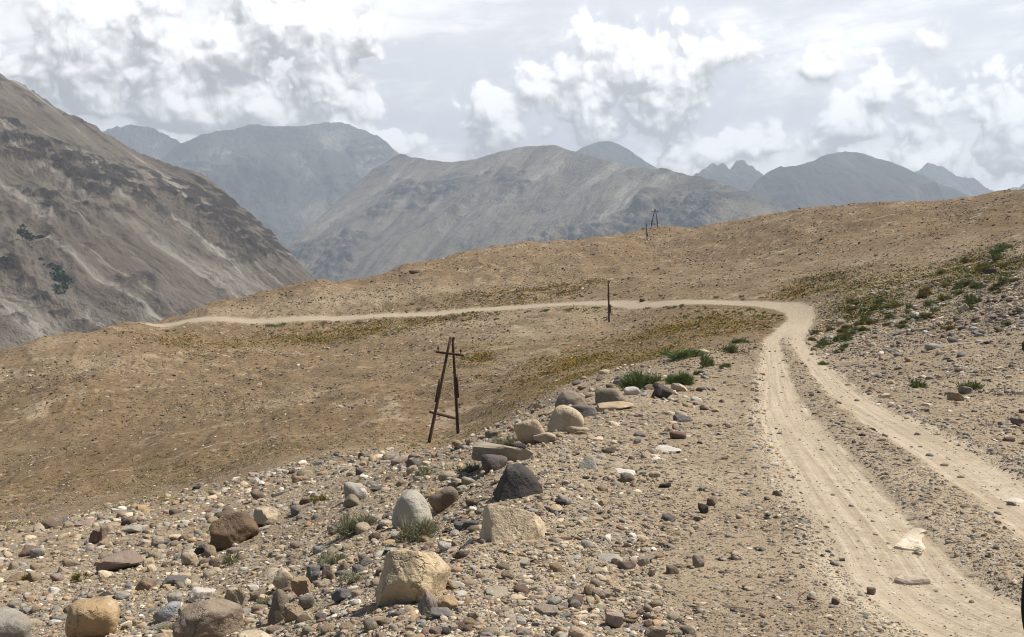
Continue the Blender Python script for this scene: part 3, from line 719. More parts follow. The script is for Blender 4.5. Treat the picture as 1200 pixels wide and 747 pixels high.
B(1021, 697, 11, 8, 'round', 'brown', 'small brown stone at the edge of the inner wheel track', None, 176)
B(978, 709, 11, 10, 'round', 'brown', 'small brown round stone on the bottom gravel by the track', None, 177)
B(1086, 374, 15, 8, 'angular', 'white', 'whitish rock on the green bank, nearer the bend of two pale rocks', 'pale bank rocks', 181, name='boulder')
B(1072, 371, 11, 7, 'angular', 'white', 'smaller whitish rock in the green bank scrub', None, 183)
B(1131, 365, 14, 9, 'angular', 'cream', 'cream rock below the largest bush clump on the green bank', None, 185)
B(1093, 410, 18, 7, 'round', 'pale grey', 'pale grey rounded rock on the bare bank right of the road', 'pale bank boulder', 187)
B(1161, 322, 15, 7, 'angular', 'charcoal', 'blackish rock high on the bank right of the road', 'black bank rock', 189, rgb=(.07, .055, .05))
B(986, 381, 11, 7, 'angular', 'cream', 'cream rock among bushes on the outside of the road bend', None, 191)
B(954, 392, 12, 6, 'slab', 'cream', 'flat cream rock at the roadside just below the bend', None, 193)
B(1132, 462, 18, 9, 'round', 'grey', 'grey cobble below the bank bushes beside the outer track', None, 195)
B(1120, 470, 16, 10, 'angular', 'orange tan', 'orange tan stone among the cobbles below the bank bushes', None, 197)
B(1191, 498, 16, 8, 'angular', 'blue grey', 'dark bluish stone on the bank by the person', None, 199)
B(485, 321, 15, 4.5, 'round', 'charcoal', 'low outcrop of dark brown rock on the far brown hill', 'dark outcrop', 201, rgb=(.085, .06, .048), depth=.5)
B(753, 354, 7, 4, 'angular', 'brown', 'dark rock at the edge of the far road near the lone pole', None, 203, rgb=(.08, .06, .05))
B(543, 377, 5, 4, 'angular', 'reddish brown', 'reddish rock just below the far road', None, 205)
B(754, 266, 5, 4, 'angular', 'charcoal', 'black rock on the crest beside the far poles', None, 207)
B(585, 284, 6, 4, 'angular', 'charcoal', 'black rock on the hill crest far left of the crest poles', None, 209)
LAND = [(ph, px, py) for (_, px, py, ph, _) in BOULDERS if ph]
LAND += [('leaning A-frame pole', 520, 480), ('lone roadside pole', 713, 360), ('road bend', 935, 375), ('crest poles', 764, 272), ('bank bushes', 1110, 448), ('roadside bushes', 790, 436), ('far end of the road', 200, 384), ('person', 1197, 470)]

ORD = ['nearest', 'second nearest', 'third nearest', 'fourth nearest', 'fifth nearest', 'sixth nearest', 'seventh nearest', 'eighth nearest', 'ninth nearest', 'tenth nearest']
def where_word(dx, dy):
    dist = math.hypot(dx, dy)
    near = 'just ' if dist < 45 else '' if dist < 110 else 'well '
    if abs(dy) > abs(dx) * .9: return near + ('below' if dy > 0 else 'above')
    return near + ('right of' if dx > 0 else 'left of')
def label_all(items):
    """items: (object, phrase, px, py) - say which one by look and by the nearest landmark"""
    groups = {}
    for o, ph, px, py in items:
        L = sorted(LAND, key=lambda l: math.hypot(l[1] - px, l[2] - py))[0]
        key = (ph, where_word(px - L[1], py - L[2]), L[0])
        groups.setdefault(key, []).append((math.hypot(px - L[1], py - L[2]), o, px, py))
    for (ph, ww, L), lst in groups.items():
        lst.sort(key=lambda e: e[0])
        for i, (dd, o, px, py) in enumerate(lst):
            if len(lst) == 1: o['label'] = '%s %s the %s' % (ph, ww, L)
            else: o['label'] = '%s %s the %s, %s' % (ph, ww, L, ORD[min(i, 9)])

# --- loose stones: random over the ground, denser on the stony slope, the bank and the road's gravel
dROW = np.gradient(ROWS, axis=0) / (LY[1] - LY[0])
SCR = np.clip(-dROW, 0, 900)
def field(arr, X, Y):
    fy, fx = gidx(X, Y); return bil(arr, fy, fx)
GX_, GY_ = XG.astype(np.float32), YG.astype(np.float32)
CELL = np.gradient(PX)[None, :] * SCR
def scatter(nn, lo, hi, pmin, pexp, pmax, smin, smax, weight, pxr=(-260, 1460)):
    """nn points over the ground, spread evenly as seen from the road and thinned by weight; sizes follow a power law"""
    wgt = weight(PG, YG, S, XG) * CELL * ((YG > lo) & (YG < hi) & (PG > pxr[0]) & (PG < pxr[1]))
    wgt[:-1][wgt[:-1] > 0] *= np.where(VIS[:-1], 1, .12)[wgt[:-1] > 0]
    cum = np.cumsum(wgt.ravel()); k = np.minimum(np.searchsorted(cum, RNG.uniform(0, cum[-1], nn)), cum.size - 1)
    r, c = np.divmod(k, NC)
    dpx = np.gradient(PX)
    px = PX[c] + RNG.uniform(-.5, .5, nn) * dpx[c]; ly = LY[r] + RNG.uniform(-.5, .5, nn) * (LY[1] - LY[0])
    Y = np.exp(ly); X = (px - 600) / F * Y
    s = field(S, X, Y)
    p = np.minimum(pmin * (RNG.uniform(1e-5, 1, len(px))) ** (-1 / pexp), pmax * RNG.uniform(.6, 1, nn))
    size = np.clip(p * Y / F, smin, smax)
    return np.stack([X, Y, ground(X, Y), size, s, px], 1)
def clump(X, Y, f, seed): return sstep(-.18, .32, fbm(X * f, Y * f, 3, seed))
def w_slope(px, Y, s, X): return np.where((s < -1.9) & (Y < 60), (.4 + .6 * clump(X, Y, .35, 401)) * (1 - sstep(30, 60, Y)) * (1 - sstep(560, 700, px) * sstep(6, 9, Y) * .55), 0)
def w_shoulder(px, Y, s, X): return np.where((s < -1.0) & (s > -9) & (Y < 70), .42 + .58 * clump(X, Y, .7, 403), 0)
def w_bank(px, Y, s, X): return np.where((s > 1.05) & (Y < 110), (.32 + .68 * clump(X * .6 + Y * .3, Y * 1.2, .25, 405)) * (1 - .6 * sstep(45, 100, Y)), 0)
def w_median(px, Y, s, X): return np.where((np.abs(s - .03) < .27) & (Y < 60), .9, np.where((np.abs(s) < 1.15) & (Y < 60), np.where(np.abs(s) > .9, .6, .07), 0))
def w_far(px, Y, s, X): return np.where(np.abs(s) > 1.3, (.2 + .8 * clump(X, Y, .05, 407)), 0)
sc_slope = scatter(46000, 4.2, 60, 2.5, 2.15, 22, .02, .42, w_slope)
sc_shld = scatter(56000, 3.6, 60, 1.5, 2.6, 12, .008, .16, w_shoulder)
sc_bank = scatter(36000, 7, 110, 1.6, 2.4, 13, .02, .40, w_bank)
sc_med = scatter(17000, 3.6, 60, 1.4, 2.5, 10, .008, .12, w_median)
sc_far = scatter(62000, 36, 400, 1.05, 2.9, 5.5, .08, .9, w_far)

NAMES = list(PAL); RGB = np.array([PAL[k] for k in NAMES])
WT = {'slope': (17, 26, 9, 11, 11, 5, 1.5, 9, 5, 5, 10, 9), 'shoulder': (7, 18, 5, 18, 9, 13, 6, 14, 7, 3, 8, 7), 'bank': (7, 16, 5, 17, 10, 12, 6, 13, 7, 4, 9, 6), 'far': (3, 12, 4, 5, 3, 3, 24, 32, 12, 2, 4, 6)}
def colours(zone, nn):
    p = np.array(WT[zone], float); return RNG.choice(len(NAMES), nn, p=p / p.sum())
allst = []
for zone, arr in (('slope', sc_slope), ('shoulder', sc_shld), ('bank', sc_bank), ('shoulder', sc_med), ('far', sc_far)):
    allst.append(np.concatenate([arr, colours(zone, len(arr))[:, None].astype(float), np.full((len(arr), 1), ['slope', 'shoulder', 'bank', 'far'].index(zone))], 1))
ST = np.concatenate(allst)
app = ST[:, 3] * F / ST[:, 1]
inview = (ST[:, 5] > 5) & (ST[:, 5] < 1195)
fy, fx = gidx(ST[:, 0], ST[:, 1])
stvis = bil(VIS.astype(float), fy, fx) > .6
srow = HZ - ST[:, 2] / ST[:, 1] * F
# stones must not sit inside the placed boulders
clear = np.ones(len(ST), bool)
for o, px, py, ph, w_ in BOULDERS:
    r = (o.dimensions.x * .5, o.dimensions.y * .5)
    clear &= ((ST[:, 0] - o.location.x) / (r[0] + ST[:, 3] * .4)) ** 2 + ((ST[:, 1] - o.location.y) / (r[1] + ST[:, 3] * .4)) ** 2 > 1
ok = inview & stvis & clear & (srow < 744) & (ST[:, 7] < 3)
order = np.argsort(-np.where(ok, app, 0))
IND = order[:300 - len(BOULDERS)]
isind = np.zeros(len(ST), bool); isind[IND] = True

proto = {}
for st_ in ('round', 'angular', 'slab'):
    for k in range(5):
        v, f = stone_shape(900 + k * 7 + len(st_), st_, 3)
        o = fast_mesh('stone', v * .5, f, STONE, smooth=True)
        if st_ != 'round':
            try: o.data.set_sharp_from_angle(angle=math.radians(40))
            except Exception: pass
        proto[st_, k] = o.data
        bpy.data.objects.remove(o)
items = []
GN = ['loose stones on the stony slope', 'loose stones on the gravel shoulder', 'loose stones on the road bank', '']
for i in IND:
    X, Y, Z, size, s, px, ci, zi = ST[i]
    st_ = random.choice(['round', 'round', 'angular', 'slab']); me = proto[st_, random.randrange(5)]
    flat = {'round': random.uniform(.6, .85), 'angular': random.uniform(.6, .9), 'slab': random.uniform(.28, .42)}[st_]
    o = bpy.data.objects.new('stone', me); COL.objects.link(o)
    hgt = size * flat
    o.scale = (size * random.uniform(.95, 1.15), size * random.uniform(.65, 1.0), hgt)
    o.rotation_euler = (random.uniform(-.15, .15), random.uniform(-.35, .1) if zi == 0 else random.uniform(-.15, .15), random.uniform(0, 6.28))
    o.location = (X, Y, Z + hgt * random.uniform(-.02, .22))
    j = random.uniform(.85, 1.15); o.color = (*[c * j for c in RGB[int(ci)]], 1)
    tag(o, None, 'stone', GN[int(zi)])
    big = app[i]
    word = 'large' if big > 22 else 'medium' if big > 14 else 'small'
    items.append((o, '%s %s %s stone' % (word, NAMES[int(ci)], {'round': 'rounded', 'angular': 'angular', 'slab': 'flat'}[st_]), px, srow[i]))
label_all(items)

# all the rest, past counting, as loose rubble
def rubble(name, label, sel, sub):
    arr = ST[sel]; m = len(arr)
    tv = []
    for k in range(8):
        r = np.random.default_rng(500 + k)
        v, f = ICO[sub]
        sty = ['round', 'angular', 'slab', 'angular'][k % 4]
        v, f = stone_shape(700 + k, sty, sub)
        tv.append(v * .5)
    tv = np.array(tv); nvx = tv.shape[1]
    k = RNG.integers(0, 8, m); v = tv[k].copy()
    size = arr[:, 3]
    sx = size * RNG.uniform(.9, 1.3, m); sy = size * RNG.uniform(.6, 1.0, m); sz = size * np.where(k % 4 == 2, RNG.uniform(.28, .4, m), RNG.uniform(.45, .8, m))
    v = v * np.stack([sx, sy, sz], 1)[:, None, :]
    tl = RNG.uniform(-.35, .35, m); ct, s_ = np.cos(tl)[:, None], np.sin(tl)[:, None]
    v = np.stack([v[..., 0] * ct + v[..., 2] * s_, v[..., 1], -v[..., 0] * s_ + v[..., 2] * ct], -1)
    a = RNG.uniform(0, 6.283, m); ca, sa = np.cos(a)[:, None], np.sin(a)[:, None]
    v = np.stack([v[..., 0] * ca - v[..., 1] * sa, v[..., 0] * sa + v[..., 1] * ca, v[..., 2]], -1)
    v = v + np.stack([arr[:, 0], arr[:, 1], arr[:, 2] + sz * RNG.uniform(-.12, .25, m)], 1)[:, None, :]
    ff = (f[None] + (np.arange(m) * nvx)[:, None, None]).reshape(-1, 3)
    o = fast_mesh(name, v.reshape(-1, 3), ff, PEBBLE, smooth=False)
    c = RGB[arr[:, 6].astype(int)] * RNG.uniform(.8, 1.2, (m, 1))
    color_attr(o, 'stone_colour', np.repeat(c, nvx, 0))
    tag(o, label, kind='stuff'); return o
# grit and small stones gathered round the foot of each placed boulder
ring = []
for o, px, py, ph, w_ in BOULDERS:
    if w_ < 12 or o.location.y > 60: continue
    rx_, ry_ = o.dimensions.x * .5, o.dimensions.y * .5
    for k in range(int(10 + w_ * .9)):
        a_ = random.uniform(0, 6.283); rr = 1 + abs(random.gauss(0, .16)); sz_ = rx_ * min(.22, .035 * random.paretovariate(1.6))
        x_, y_ = o.location.x + math.cos(a_) * rx_ * rr, o.location.y + math.sin(a_) * ry_ * rr
        ring.append((x_, y_, gz(x_, y_), sz_, 0, 600 + F * x_ / y_, RNG.choice(len(NAMES), p=np.array(WT['slope']) / sum(WT['slope'])), 0))
ring = np.array(ring, float)
ST = np.concatenate([ST, ring]); clear = np.concatenate([clear, np.ones(len(ring), bool)]); isind = np.concatenate([isind, np.zeros(len(ring), bool)])
app = np.concatenate([app, ring[:, 3] * F / ring[:, 1]])
rest = clear & ~isind
rubble('rubble', 'loose cobbles and gravel strewn over slope, shoulder and road', rest & (ST[:, 7] < 3) & (app > 4.5), 2)
rubble('gravel', 'fine loose gravel scattered over shoulder, bank and road', rest & (ST[:, 7] < 3) & (app <= 4.5), 1)
rubble('hillside_rubble', 'dark and pale stones peppering the far brown hillsides', rest & (ST[:, 7] == 3), 1)
# ------------------------------------------------------------------ bushes and dry herbs
LEAF = {'grey green': make_leaf_mat('grey_green_leaf', (.21, .205, .12), (.40, .38, .25)), 'deep green': make_leaf_mat('deep_green_leaf', (.09, .13, .04), (.22, .25, .095)),
        'olive': make_leaf_mat('olive_leaf', (.14, .125, .03), (.27, .22, .06))}
def tuft_mesh(name, nb, wid, mat, seed, spread=.75):
    r = np.random.default_rng(seed)
    # several cushions make one bush
    nc = 7; cc = np.stack([r.uniform(-.6, .6, nc), r.uniform(-.6, .6, nc), r.uniform(0, .25, nc)], 1); cr = r.uniform(.3, .55, nc)
    k = r.integers(0, nc, nb)
    d = r.normal(size=(nb, 3)); d[:, 2] = np.abs(d[:, 2]) * 1.1 + .15; d /= np.linalg.norm(d, axis=1)[:, None]
    base = cc[k] + d * (cr[k] * r.uniform(.15, .75, nb))[:, None]; base[:, 2] = np.maximum(base[:, 2] - .1, -.05)
    ln = cr[k] * r.uniform(.35, .8, nb)
    tip = base + (d + r.normal(size=(nb, 3)) * .35) * ln[:, None]
    side = np.cross(d, r.normal(size=(nb, 3))); side /= np.linalg.norm(side, axis=1)[:, None] + 1e-6
    w_ = wid * r.uniform(.6, 1.3, nb)[:, None]
    midp = (base + tip) / 2 + r.normal(size=(nb, 3)) * .03
    v = np.stack([base, midp + side * w_, tip, midp - side * w_], 1).reshape(-1, 3)
    f = np.arange(nb * 4).reshape(-1, 4)
    o = fast_mesh(name, v, f, mat); point_attr(o, 'leaf_tint', np.repeat(r.uniform(0, 1, nb), 4))
    me = o.data; bpy.data.objects.remove(o); return me
TUFT = {}
for c in LEAF:
    TUFT[c, 'near'] = [tuft_mesh('bush', 5200, .013, LEAF[c], 40 + i) for i in range(3)]
    TUFT[c, 'mid'] = [tuft_mesh('bush', 1100, .03, LEAF[c], 50 + i) for i in range(3)]
    TUFT[c, 'far'] = [tuft_mesh('bush', 110, .10, LEAF[c], 60 + i) for i in range(3)]
blist = []
def bush(px, pyb, w, h, colour, label=None, phrase=None, group='green bushes', at=None):
    X, Y, Z = hit(px, min(pyb, 747)) if at is None else at
    a = w * Y / F / 2; H = h * Y / F
    o = bpy.data.objects.new('bush', random.choice(TUFT[colour, 'near' if w > 34 else 'mid' if w > 13 else 'far'])); COL.objects.link(o)
    o.scale = (a * .95, a * .8, H * (1.15 if w > 20 else 1.1)); o.location = (X, Y + a * .5, gz(X, Y + a * .5) - .02 * H)
    o.rotation_euler[2] = random.choice([0, 3.14]) + random.uniform(-.3, .3)
    tag(o, label, 'bush', group)
    if phrase: blist.append((o, phrase, px, pyb - h / 2))
    return o
G1 = 'grey green bushes on the stony slope'
bush(412, 628, 62, 30, 'grey green', 'grey green spreading bush upslope of the pale egg-shaped boulder', None, G1)
bush(488, 636, 58, 42, 'grey green', 'grey green bush growing against the pale egg-shaped boulder', None, G1)
bush(386, 664, 44, 18, 'grey green', 'thin grey green bush between two brown stones mid slope', None, G1)
bush(412, 685, 34, 16, 'grey green', 'small sparse bush left of the large tan boulder', None, G1)
bush(271, 662, 28, 18, 'grey green', 'small grey bush at the foot of the jagged brown boulder', None, G1)
bush(310, 712, 22, 16, 'grey green', 'tiny grey bush beside the upright brown stone', None, G1)
bush(588, 528, 44, 18, 'grey green', 'grey green bush left of the leaning tan oval boulder', None, G1)
bush(548, 556, 34, 16, 'grey green', 'grey bush left of the flat grey slab', None, G1)
bush(497, 560, 30, 16, 'grey green', 'low grey bush on the slope below the leaning A-frame pole', None, G1)
bush(195, 745, 40, 14, 'grey green', 'dry grey tuft beside the dark sloping slab at the bottom edge', None, G1)
bush(530, 575, 22, 12, 'grey green', 'small grey tuft just above the brown rounded boulder', None, G1)
bush(93, 682, 26, 14, 'olive', 'brownish olive tuft among the stones left of the pinkish slab', None, G1)
bush(35, 682, 28, 12, 'olive', 'brownish olive tuft at the far side of the stony slope', None, G1)
bush(375, 590, 30, 12, 'olive', 'olive tuft on the slope left of the pale round boulder', None, G1)
bush(255, 640, 22, 16, 'olive', 'mossy olive tuft against the jagged brown boulder', None, G1)
G2 = 'deep green roadside bushes'
bush(757, 456, 62, 23, 'deep green', 'wide deep green bush above the black shoulder rock', None, G2)
bush(796, 452, 40, 18, 'deep green', 'rounded deep green bush just above and right of the black rock', None, G2)
bush(831, 430, 24, 21, 'deep green', 'tall dark green bush on the shoulder edge, larger of two uphill', None, G2)
bush(857, 414, 18, 14, 'deep green', 'dark green bush on the shoulder nearest the road bend', None, G2)
bush(851, 432, 20, 9, 'deep green', 'low green bush on gravel right of the tall dark green bush', None, G2)
bush(800, 420, 62, 13, 'deep green', 'long low strip of green bush behind the shoulder edge', None, G2)
bush(870, 402, 30, 8, 'deep green', 'low green bush strip on the inner edge of the road', None, G2)
bush(818, 440, 16, 9, 'deep green', 'small green bush between the rounded and the tall bushes', None, G2)
G3 = 'green bushes on the bank'
bush(1080, 455, 27, 14, 'deep green', 'green bush on the bank, left one of two above the cobbles', None, G3)
bush(1141, 457, 30, 14, 'deep green', 'green bush on the bank, right one of two above the cobbles', None, G3)
bush(1145, 356, 28, 18, 'deep green', 'largest deep green bush clump up on the bank', None, G3)
bush(1143, 363, 16, 8, 'deep green', 'small round bush at the foot of the largest bank clump', None, G3)
bush(1182, 382, 14, 8, 'deep green', 'round green bush alone on the upper bare bank', None, G3)
for px, pyb, w_, h_ in [(953, 400, 14, 8), (967, 404, 18, 9), (960, 392, 12, 7), (983, 400, 16, 9), (990, 408, 14, 7), (998, 393, 16, 8), (1012, 388, 18, 7), (975, 388, 14, 7), (1025, 380, 20, 8), (1045, 374, 18, 8), (1060, 380, 14, 7),
                        (1070, 362, 18, 8), (1095, 358, 22, 8), (1110, 352, 20, 9), (1125, 345, 18, 8), (1165, 340, 16, 8), (1190, 330, 18, 7), (1040, 362, 16, 7), (1018, 370, 14, 6), (1000, 374, 12, 6), (1180, 312, 14, 5), (1150, 322, 12, 5)]:
    bush(px, pyb, w_, h_, random.choice(['deep green', 'deep green', 'olive']), None, 'green scrub bush', 'scrub bushes on the green bank')
for k in range(70):
    u = random.random(); px = 950 + 245 * u ** .9; row = 400 - 82 * (px - 950) / 245 + random.gauss(0, 15)
    w_ = random.uniform(10, 28) * (.7 + .3 * u)
    bush(px, row, w_, w_ * random.uniform(.35, .5), random.choice(['deep green', 'olive', 'olive']), None, 'green scrub bush', 'scrub bushes on the green bank')
# bushes lining the far road and the inside of the bend
nb = 0
for k in range(4000):
    if nb >= 130: break
    px = random.uniform(180, 930) if random.random() < .75 else random.uniform(780, 930)
    row = np.interp(px, [190, 300, 400, 500, 600, 713, 800, 870, 915, 930], [382.5, 377, 373.5, 369, 361, 355.5, 354.5, 356.5, 366, 380])
    below = random.random() < .78
    pyb = row + (random.uniform(4.5, 8) + (3 if px > 800 and random.random() < .5 else 0) * random.random() * 6 if below else -random.uniform(3, 12))
    try: X, Y, Z = hit(px, pyb)
    except Exception: continue
    if abs(float(field(S, np.array([X]), np.array([Y]))[0])) < 1.35: continue
    w_ = random.uniform(3, 8); nb += 1
    bush(px, pyb, w_, w_ * random.uniform(.5, .75), 'deep green' if random.random() < .8 else 'olive', None, 'small dark bush' if below else 'small far bush', 'bushes along the far road', at=(X, Y, Z))
label_all(blist)

# dry herbs and tussocks past counting
def tussocks(name, label, pts, size, cols, nblade=7, tall=.8):
    m = len(pts); r = RNG
    bl = nblade
    ang = r.uniform(0, 6.283, (m, bl)); el = r.uniform(.25, 1.2, (m, bl)); ln = size[:, None] * r.uniform(.4, 1, (m, bl)) * .6
    d = np.stack([np.cos(ang) * np.cos(el), np.sin(ang) * np.cos(el), np.sin(el) * tall], -1)
    off = r.normal(size=(m, bl, 3)) * (size[:, None, None] * .16); off[..., 2] = 0
    base = pts[:, None, :] + off; tip = base + d * ln[..., None]
    side = np.stack([-np.sin(ang), np.cos(ang), 0 * ang], -1) * (size[:, None, None] * .13)
    mid_ = (base + tip) / 2
    v = np.stack([base, mid_ + side, tip, mid_ - side], 2).reshape(-1, 3)
    f = np.arange(m * bl * 4).reshape(-1, 4)
    o = fast_mesh(name, v, f, HERB); color_attr(o, 'stone_colour', np.repeat(cols, bl * 4, 0)); tag(o, label, kind='stuff'); return o
hm, ht_, hb_, ho_ = material('dry_herb'); ht_.put(hb_.inputs['Base Color'], ht_.attr('stone_colour').outputs['Color']); HERB = hm
def herb_scatter(nn, weight, lo, hi, pmin, pexp, smin, smax): return scatter(nn, lo, hi, pmin, pexp, 7, smin, smax, weight, (-100, 1300))
def w_herb(px, Y, s, X): return np.where(np.abs(s) > 1.3, np.clip(field(herb, X, Y) * 1.2, 0, 1) * (.25 + .75 * clump(X, Y, .12, 411)), 0)
def w_thin(px, Y, s, X): return np.where(np.abs(s) > 1.3, .12 * clump(X, Y, .04, 413), 0)
a1 = herb_scatter(30000, w_herb, 34, 270, 2.1, 2.8, .15, .8); a2 = herb_scatter(14000, w_thin, 40, 330, 1.5, 3.2, .2, .7)
HC = np.array([(.33, .165, .028), (.31, .20, .045), (.22, .18, .045), (.13, .145, .04), (.085, .115, .035)])
for a_, p in ((a1, (.22, .24, .24, .17, .13)), (a2, (.08, .15, .3, .27, .2))):
    c = HC[RNG.choice(5, len(a_), p=p)]
    right = a_[:, 5] > 945
    c[right] = HC[RNG.choice(5, right.sum(), p=(.05, .15, .25, .3, .25))]
    tussocks('dry_herbs', 'ochre and green herb tussocks dotting the hillside', a_[:, :3], a_[:, 3], c)

# scrub and small trees in the gullies of the valley mountain
GPX, GPY, GX3, GY3, GZ3, GN, GD = LEFTGRID[0]
pts = []
for (cx0, cy0, sx0, sy0, nn) in ((36, 281, 9, 4, 46), (50, 292, 7, 5, 26), (62, 300, 5, 6, 20), (70, 322, 4, 8, 24), (73, 334, 3, 5, 12), (120, 346, 6, 3, 22), (76, 312, 5, 4, 14), (100, 330, 7, 3, 8)):
    for k in range(nn * 2):
        px = random.gauss(cx0, sx0); py = random.gauss(cy0, sy0) + (px - cx0) * .5
        c = int(np.argmin(np.abs(GPX[:, 0] - px))); r = int(np.argmin(np.abs(GPY[c] - py)))
        pts.append((GX3[c, r], GY3[c, r], GZ3[c, r]))
pts = np.array(pts)
tussocks('valley_scrub', 'dark green scrub clinging to the gully of the valley mountain', pts, RNG.uniform(8, 19, len(pts)), np.array([(.04, .07, .02), (.06, .09, .03)])[RNG.integers(0, 2, len(pts))], nblade=9)
# ------------------------------------------------------------------ old telegraph poles
def beam(name, pts, radii, mat, parent, seg=10, square=False):
    """a round or squared timber through the given points, slightly uneven"""
    verts = []; faces = []; pts = [Vector(p) for p in pts]; n_ = 4 if square else seg
    for i, p in enumerate(pts):
        d = (pts[min(i + 1, len(pts) - 1)] - pts[max(i - 1, 0)]).normalized()
        u = d.cross(Vector((0, 1, 0.13))).normalized(); v = d.cross(u)
        for k in range(n_):
            a = 2 * math.pi * (k + .5) / n_
            verts.append(p + (u * math.cos(a) + v * math.sin(a)) * radii[i] * (1 if square else 1 + .06 * math.sin(k * 2.4 + i)))
    for i in range(len(pts) - 1):
        for k in range(n_): faces.append((i * n_ + k, i * n_ + (k + 1) % n_, (i + 1) * n_ + (k + 1) % n_, (i + 1) * n_ + k))
    o = link_mesh(name, verts, [], mat); bpy.data.objects.remove(o)
    me = bpy.data.meshes.new(name)
    cap = [tuple(reversed(range(n_))), tuple(range((len(pts) - 1) * n_, len(pts) * n_))]
    me.from_pydata([tuple(v) for v in verts], [], faces + cap); me.update()
    if not square: me.polygons.foreach_set('use_smooth', [True] * len(faces) + [False, False])
    me.materials.append(mat); ob = bpy.data.objects.new(name, me); COL.objects.link(ob); ob.parent = parent
    return ob
def lerp(a, b, s, n_=7, wob=0.012):
    a, b = Vector(a), Vector(b)
    return [a.lerp(b, s[0] + (s[1] - s[0]) * i / (n_ - 1)) + Vector((random.uniform(-wob, wob), random.uniform(-wob, wob), 0)) for i in range(n_)]
GLASS = plain('brown_porcelain', (.05, .035, .03), .4)
def thing(name, loc, label, cat, group=None):
    e = bpy.data.objects.new(name, None); COL.objects.link(e); e.location = loc; e.empty_display_size = .3
    return tag(e, label, cat, group)
def at(px, py, Y): return Vector(((px - 600) / F * Y, Y, (HZ - py) / F * Y))
def insulator(p, parent, k):
    beam('insulator', [p, p + Vector((0, 0, .10 * k)), p + Vector((0, 0, .13 * k)), p + Vector((0, 0, .24 * k)), p + Vector((0, 0, .30 * k))], [.025 * k, .025 * k, .075 * k, .085 * k, .04 * k], GLASS, parent, 8)
def a_frame(foot1, foot2, top1, top2, arm, brace, label, r=.104, splice=(.38, .6), ins=()):
    base = (Vector(foot1) + Vector(foot2)) / 2
    e = thing('telegraph_pole', base, label, 'telegraph pole', 'old wooden telegraph poles')
    L = lambda p: Vector(p) - base
    f1, f2, t1, t2 = L(foot1), L(foot2), L(top1), L(top2)
    for f_, t_, off in ((f1, t1, -1), (f2, t2, 1)):
        d = (t_ - f_).normalized()
        leg = beam('leg', lerp(f_ - d * .7, t_, (0, 1), 9), [r * (1.12 - .04 * i) for i in range(9)], WOOD, e)
        sp = beam('splice_block', lerp(f_ + Vector((off * r * 1.15, -.05, 0)), t_ + Vector((off * r * 1.15, -.05, 0)), splice, 5, .01), [r * .8] * 5, WOOD, leg)
    beam('crossarm', lerp(L(arm[0]), L(arm[1]), (0, 1), 3, 0), [r * .85] * 3, WOOD, e, square=True)
    beam('brace', lerp(L(brace[0]), L(brace[1]), (0, 1), 5, .01), [r * .75, r * .95, r * 1.0, r * .95, r * .7], WOOD, e)
    for p in ins: insulator(L(p), e, r / .115)
    return e
f1 = Vector(hit(503, 519)); f2 = Vector(hit(537, 508)); Ym = (f1.y + f2.y) / 2
Ya = Ym - .3
a_frame(f1, f2, at(528, 395, Ya), at(530.5, 396, Ya + .15), (at(510.5, 412.5, Ya - .2), at(543.5, 416.8, Ya - .2)), (at(504, 483, f1.y - .1), at(536.5, 491, f2.y - .1)),
        'dark leaning A-frame telegraph pole standing in the gully below the road', ins=[at(513.5, 411.5, Ya - .2), at(540, 414.5, Ya - .2), at(532, 400, Ya)])
X, Y, Z = hit(768, 267.5); Y = min(Y, 392)
p1 = Vector((at(762.6, 266, Y).x, Y, gz(at(762.6, 266, Y).x, Y))); p2 = Vector((at(771, 266, Y).x, Y + .5, gz(at(771, 266, Y).x, Y + .5)))
dz = p1.z - at(763, 266, Y).z
up = lambda px, py: at(px, py, Y) + Vector((0, -.05, dz))
a_frame(p1, p2, up(767.3, 242.5), up(768.2, 242.5), (up(763.6, 246.2), up(771.6, 246)), (up(764, 260.3), up(770, 260.3)), 'small A-frame telegraph pole on the brown hill crest against the mountains', r=.16, splice=(.22, .42), ins=[up(764.2, 246), up(771, 245.8)])
def single_pole(px, pyb, pyt, label, r, lean):
    X, Y, Z = hit(px, pyb); b_ = Vector((X, Y, Z)); tp = at(px + lean, pyt, Y) - b_
    e = thing('telegraph_pole', b_, label, 'telegraph pole', 'old wooden telegraph poles')
    beam('post', lerp(Vector((0, 0, -.6)), tp, (0, 1), 8, .015), [r * (1.1 - .04 * i) for i in range(8)], WOOD, e)
    beam('splice_block', lerp(Vector((r * 1.3, -.08, 0)), tp + Vector((r * 1.3, -.08, 0)), (.22, .42), 4, .01), [r * .95] * 4, WOOD, e)
    insulator(tp - Vector((-r * 1.2, 0, .5)), e, r / .115)
single_pole(713.8, 377.5, 328.5, 'lone dark telegraph pole standing just below the far road', .15, -.9)
single_pole(758.3, 282, 262, 'thin wooden telegraph pole below the crest beside the A-frame', .17, -1.0)
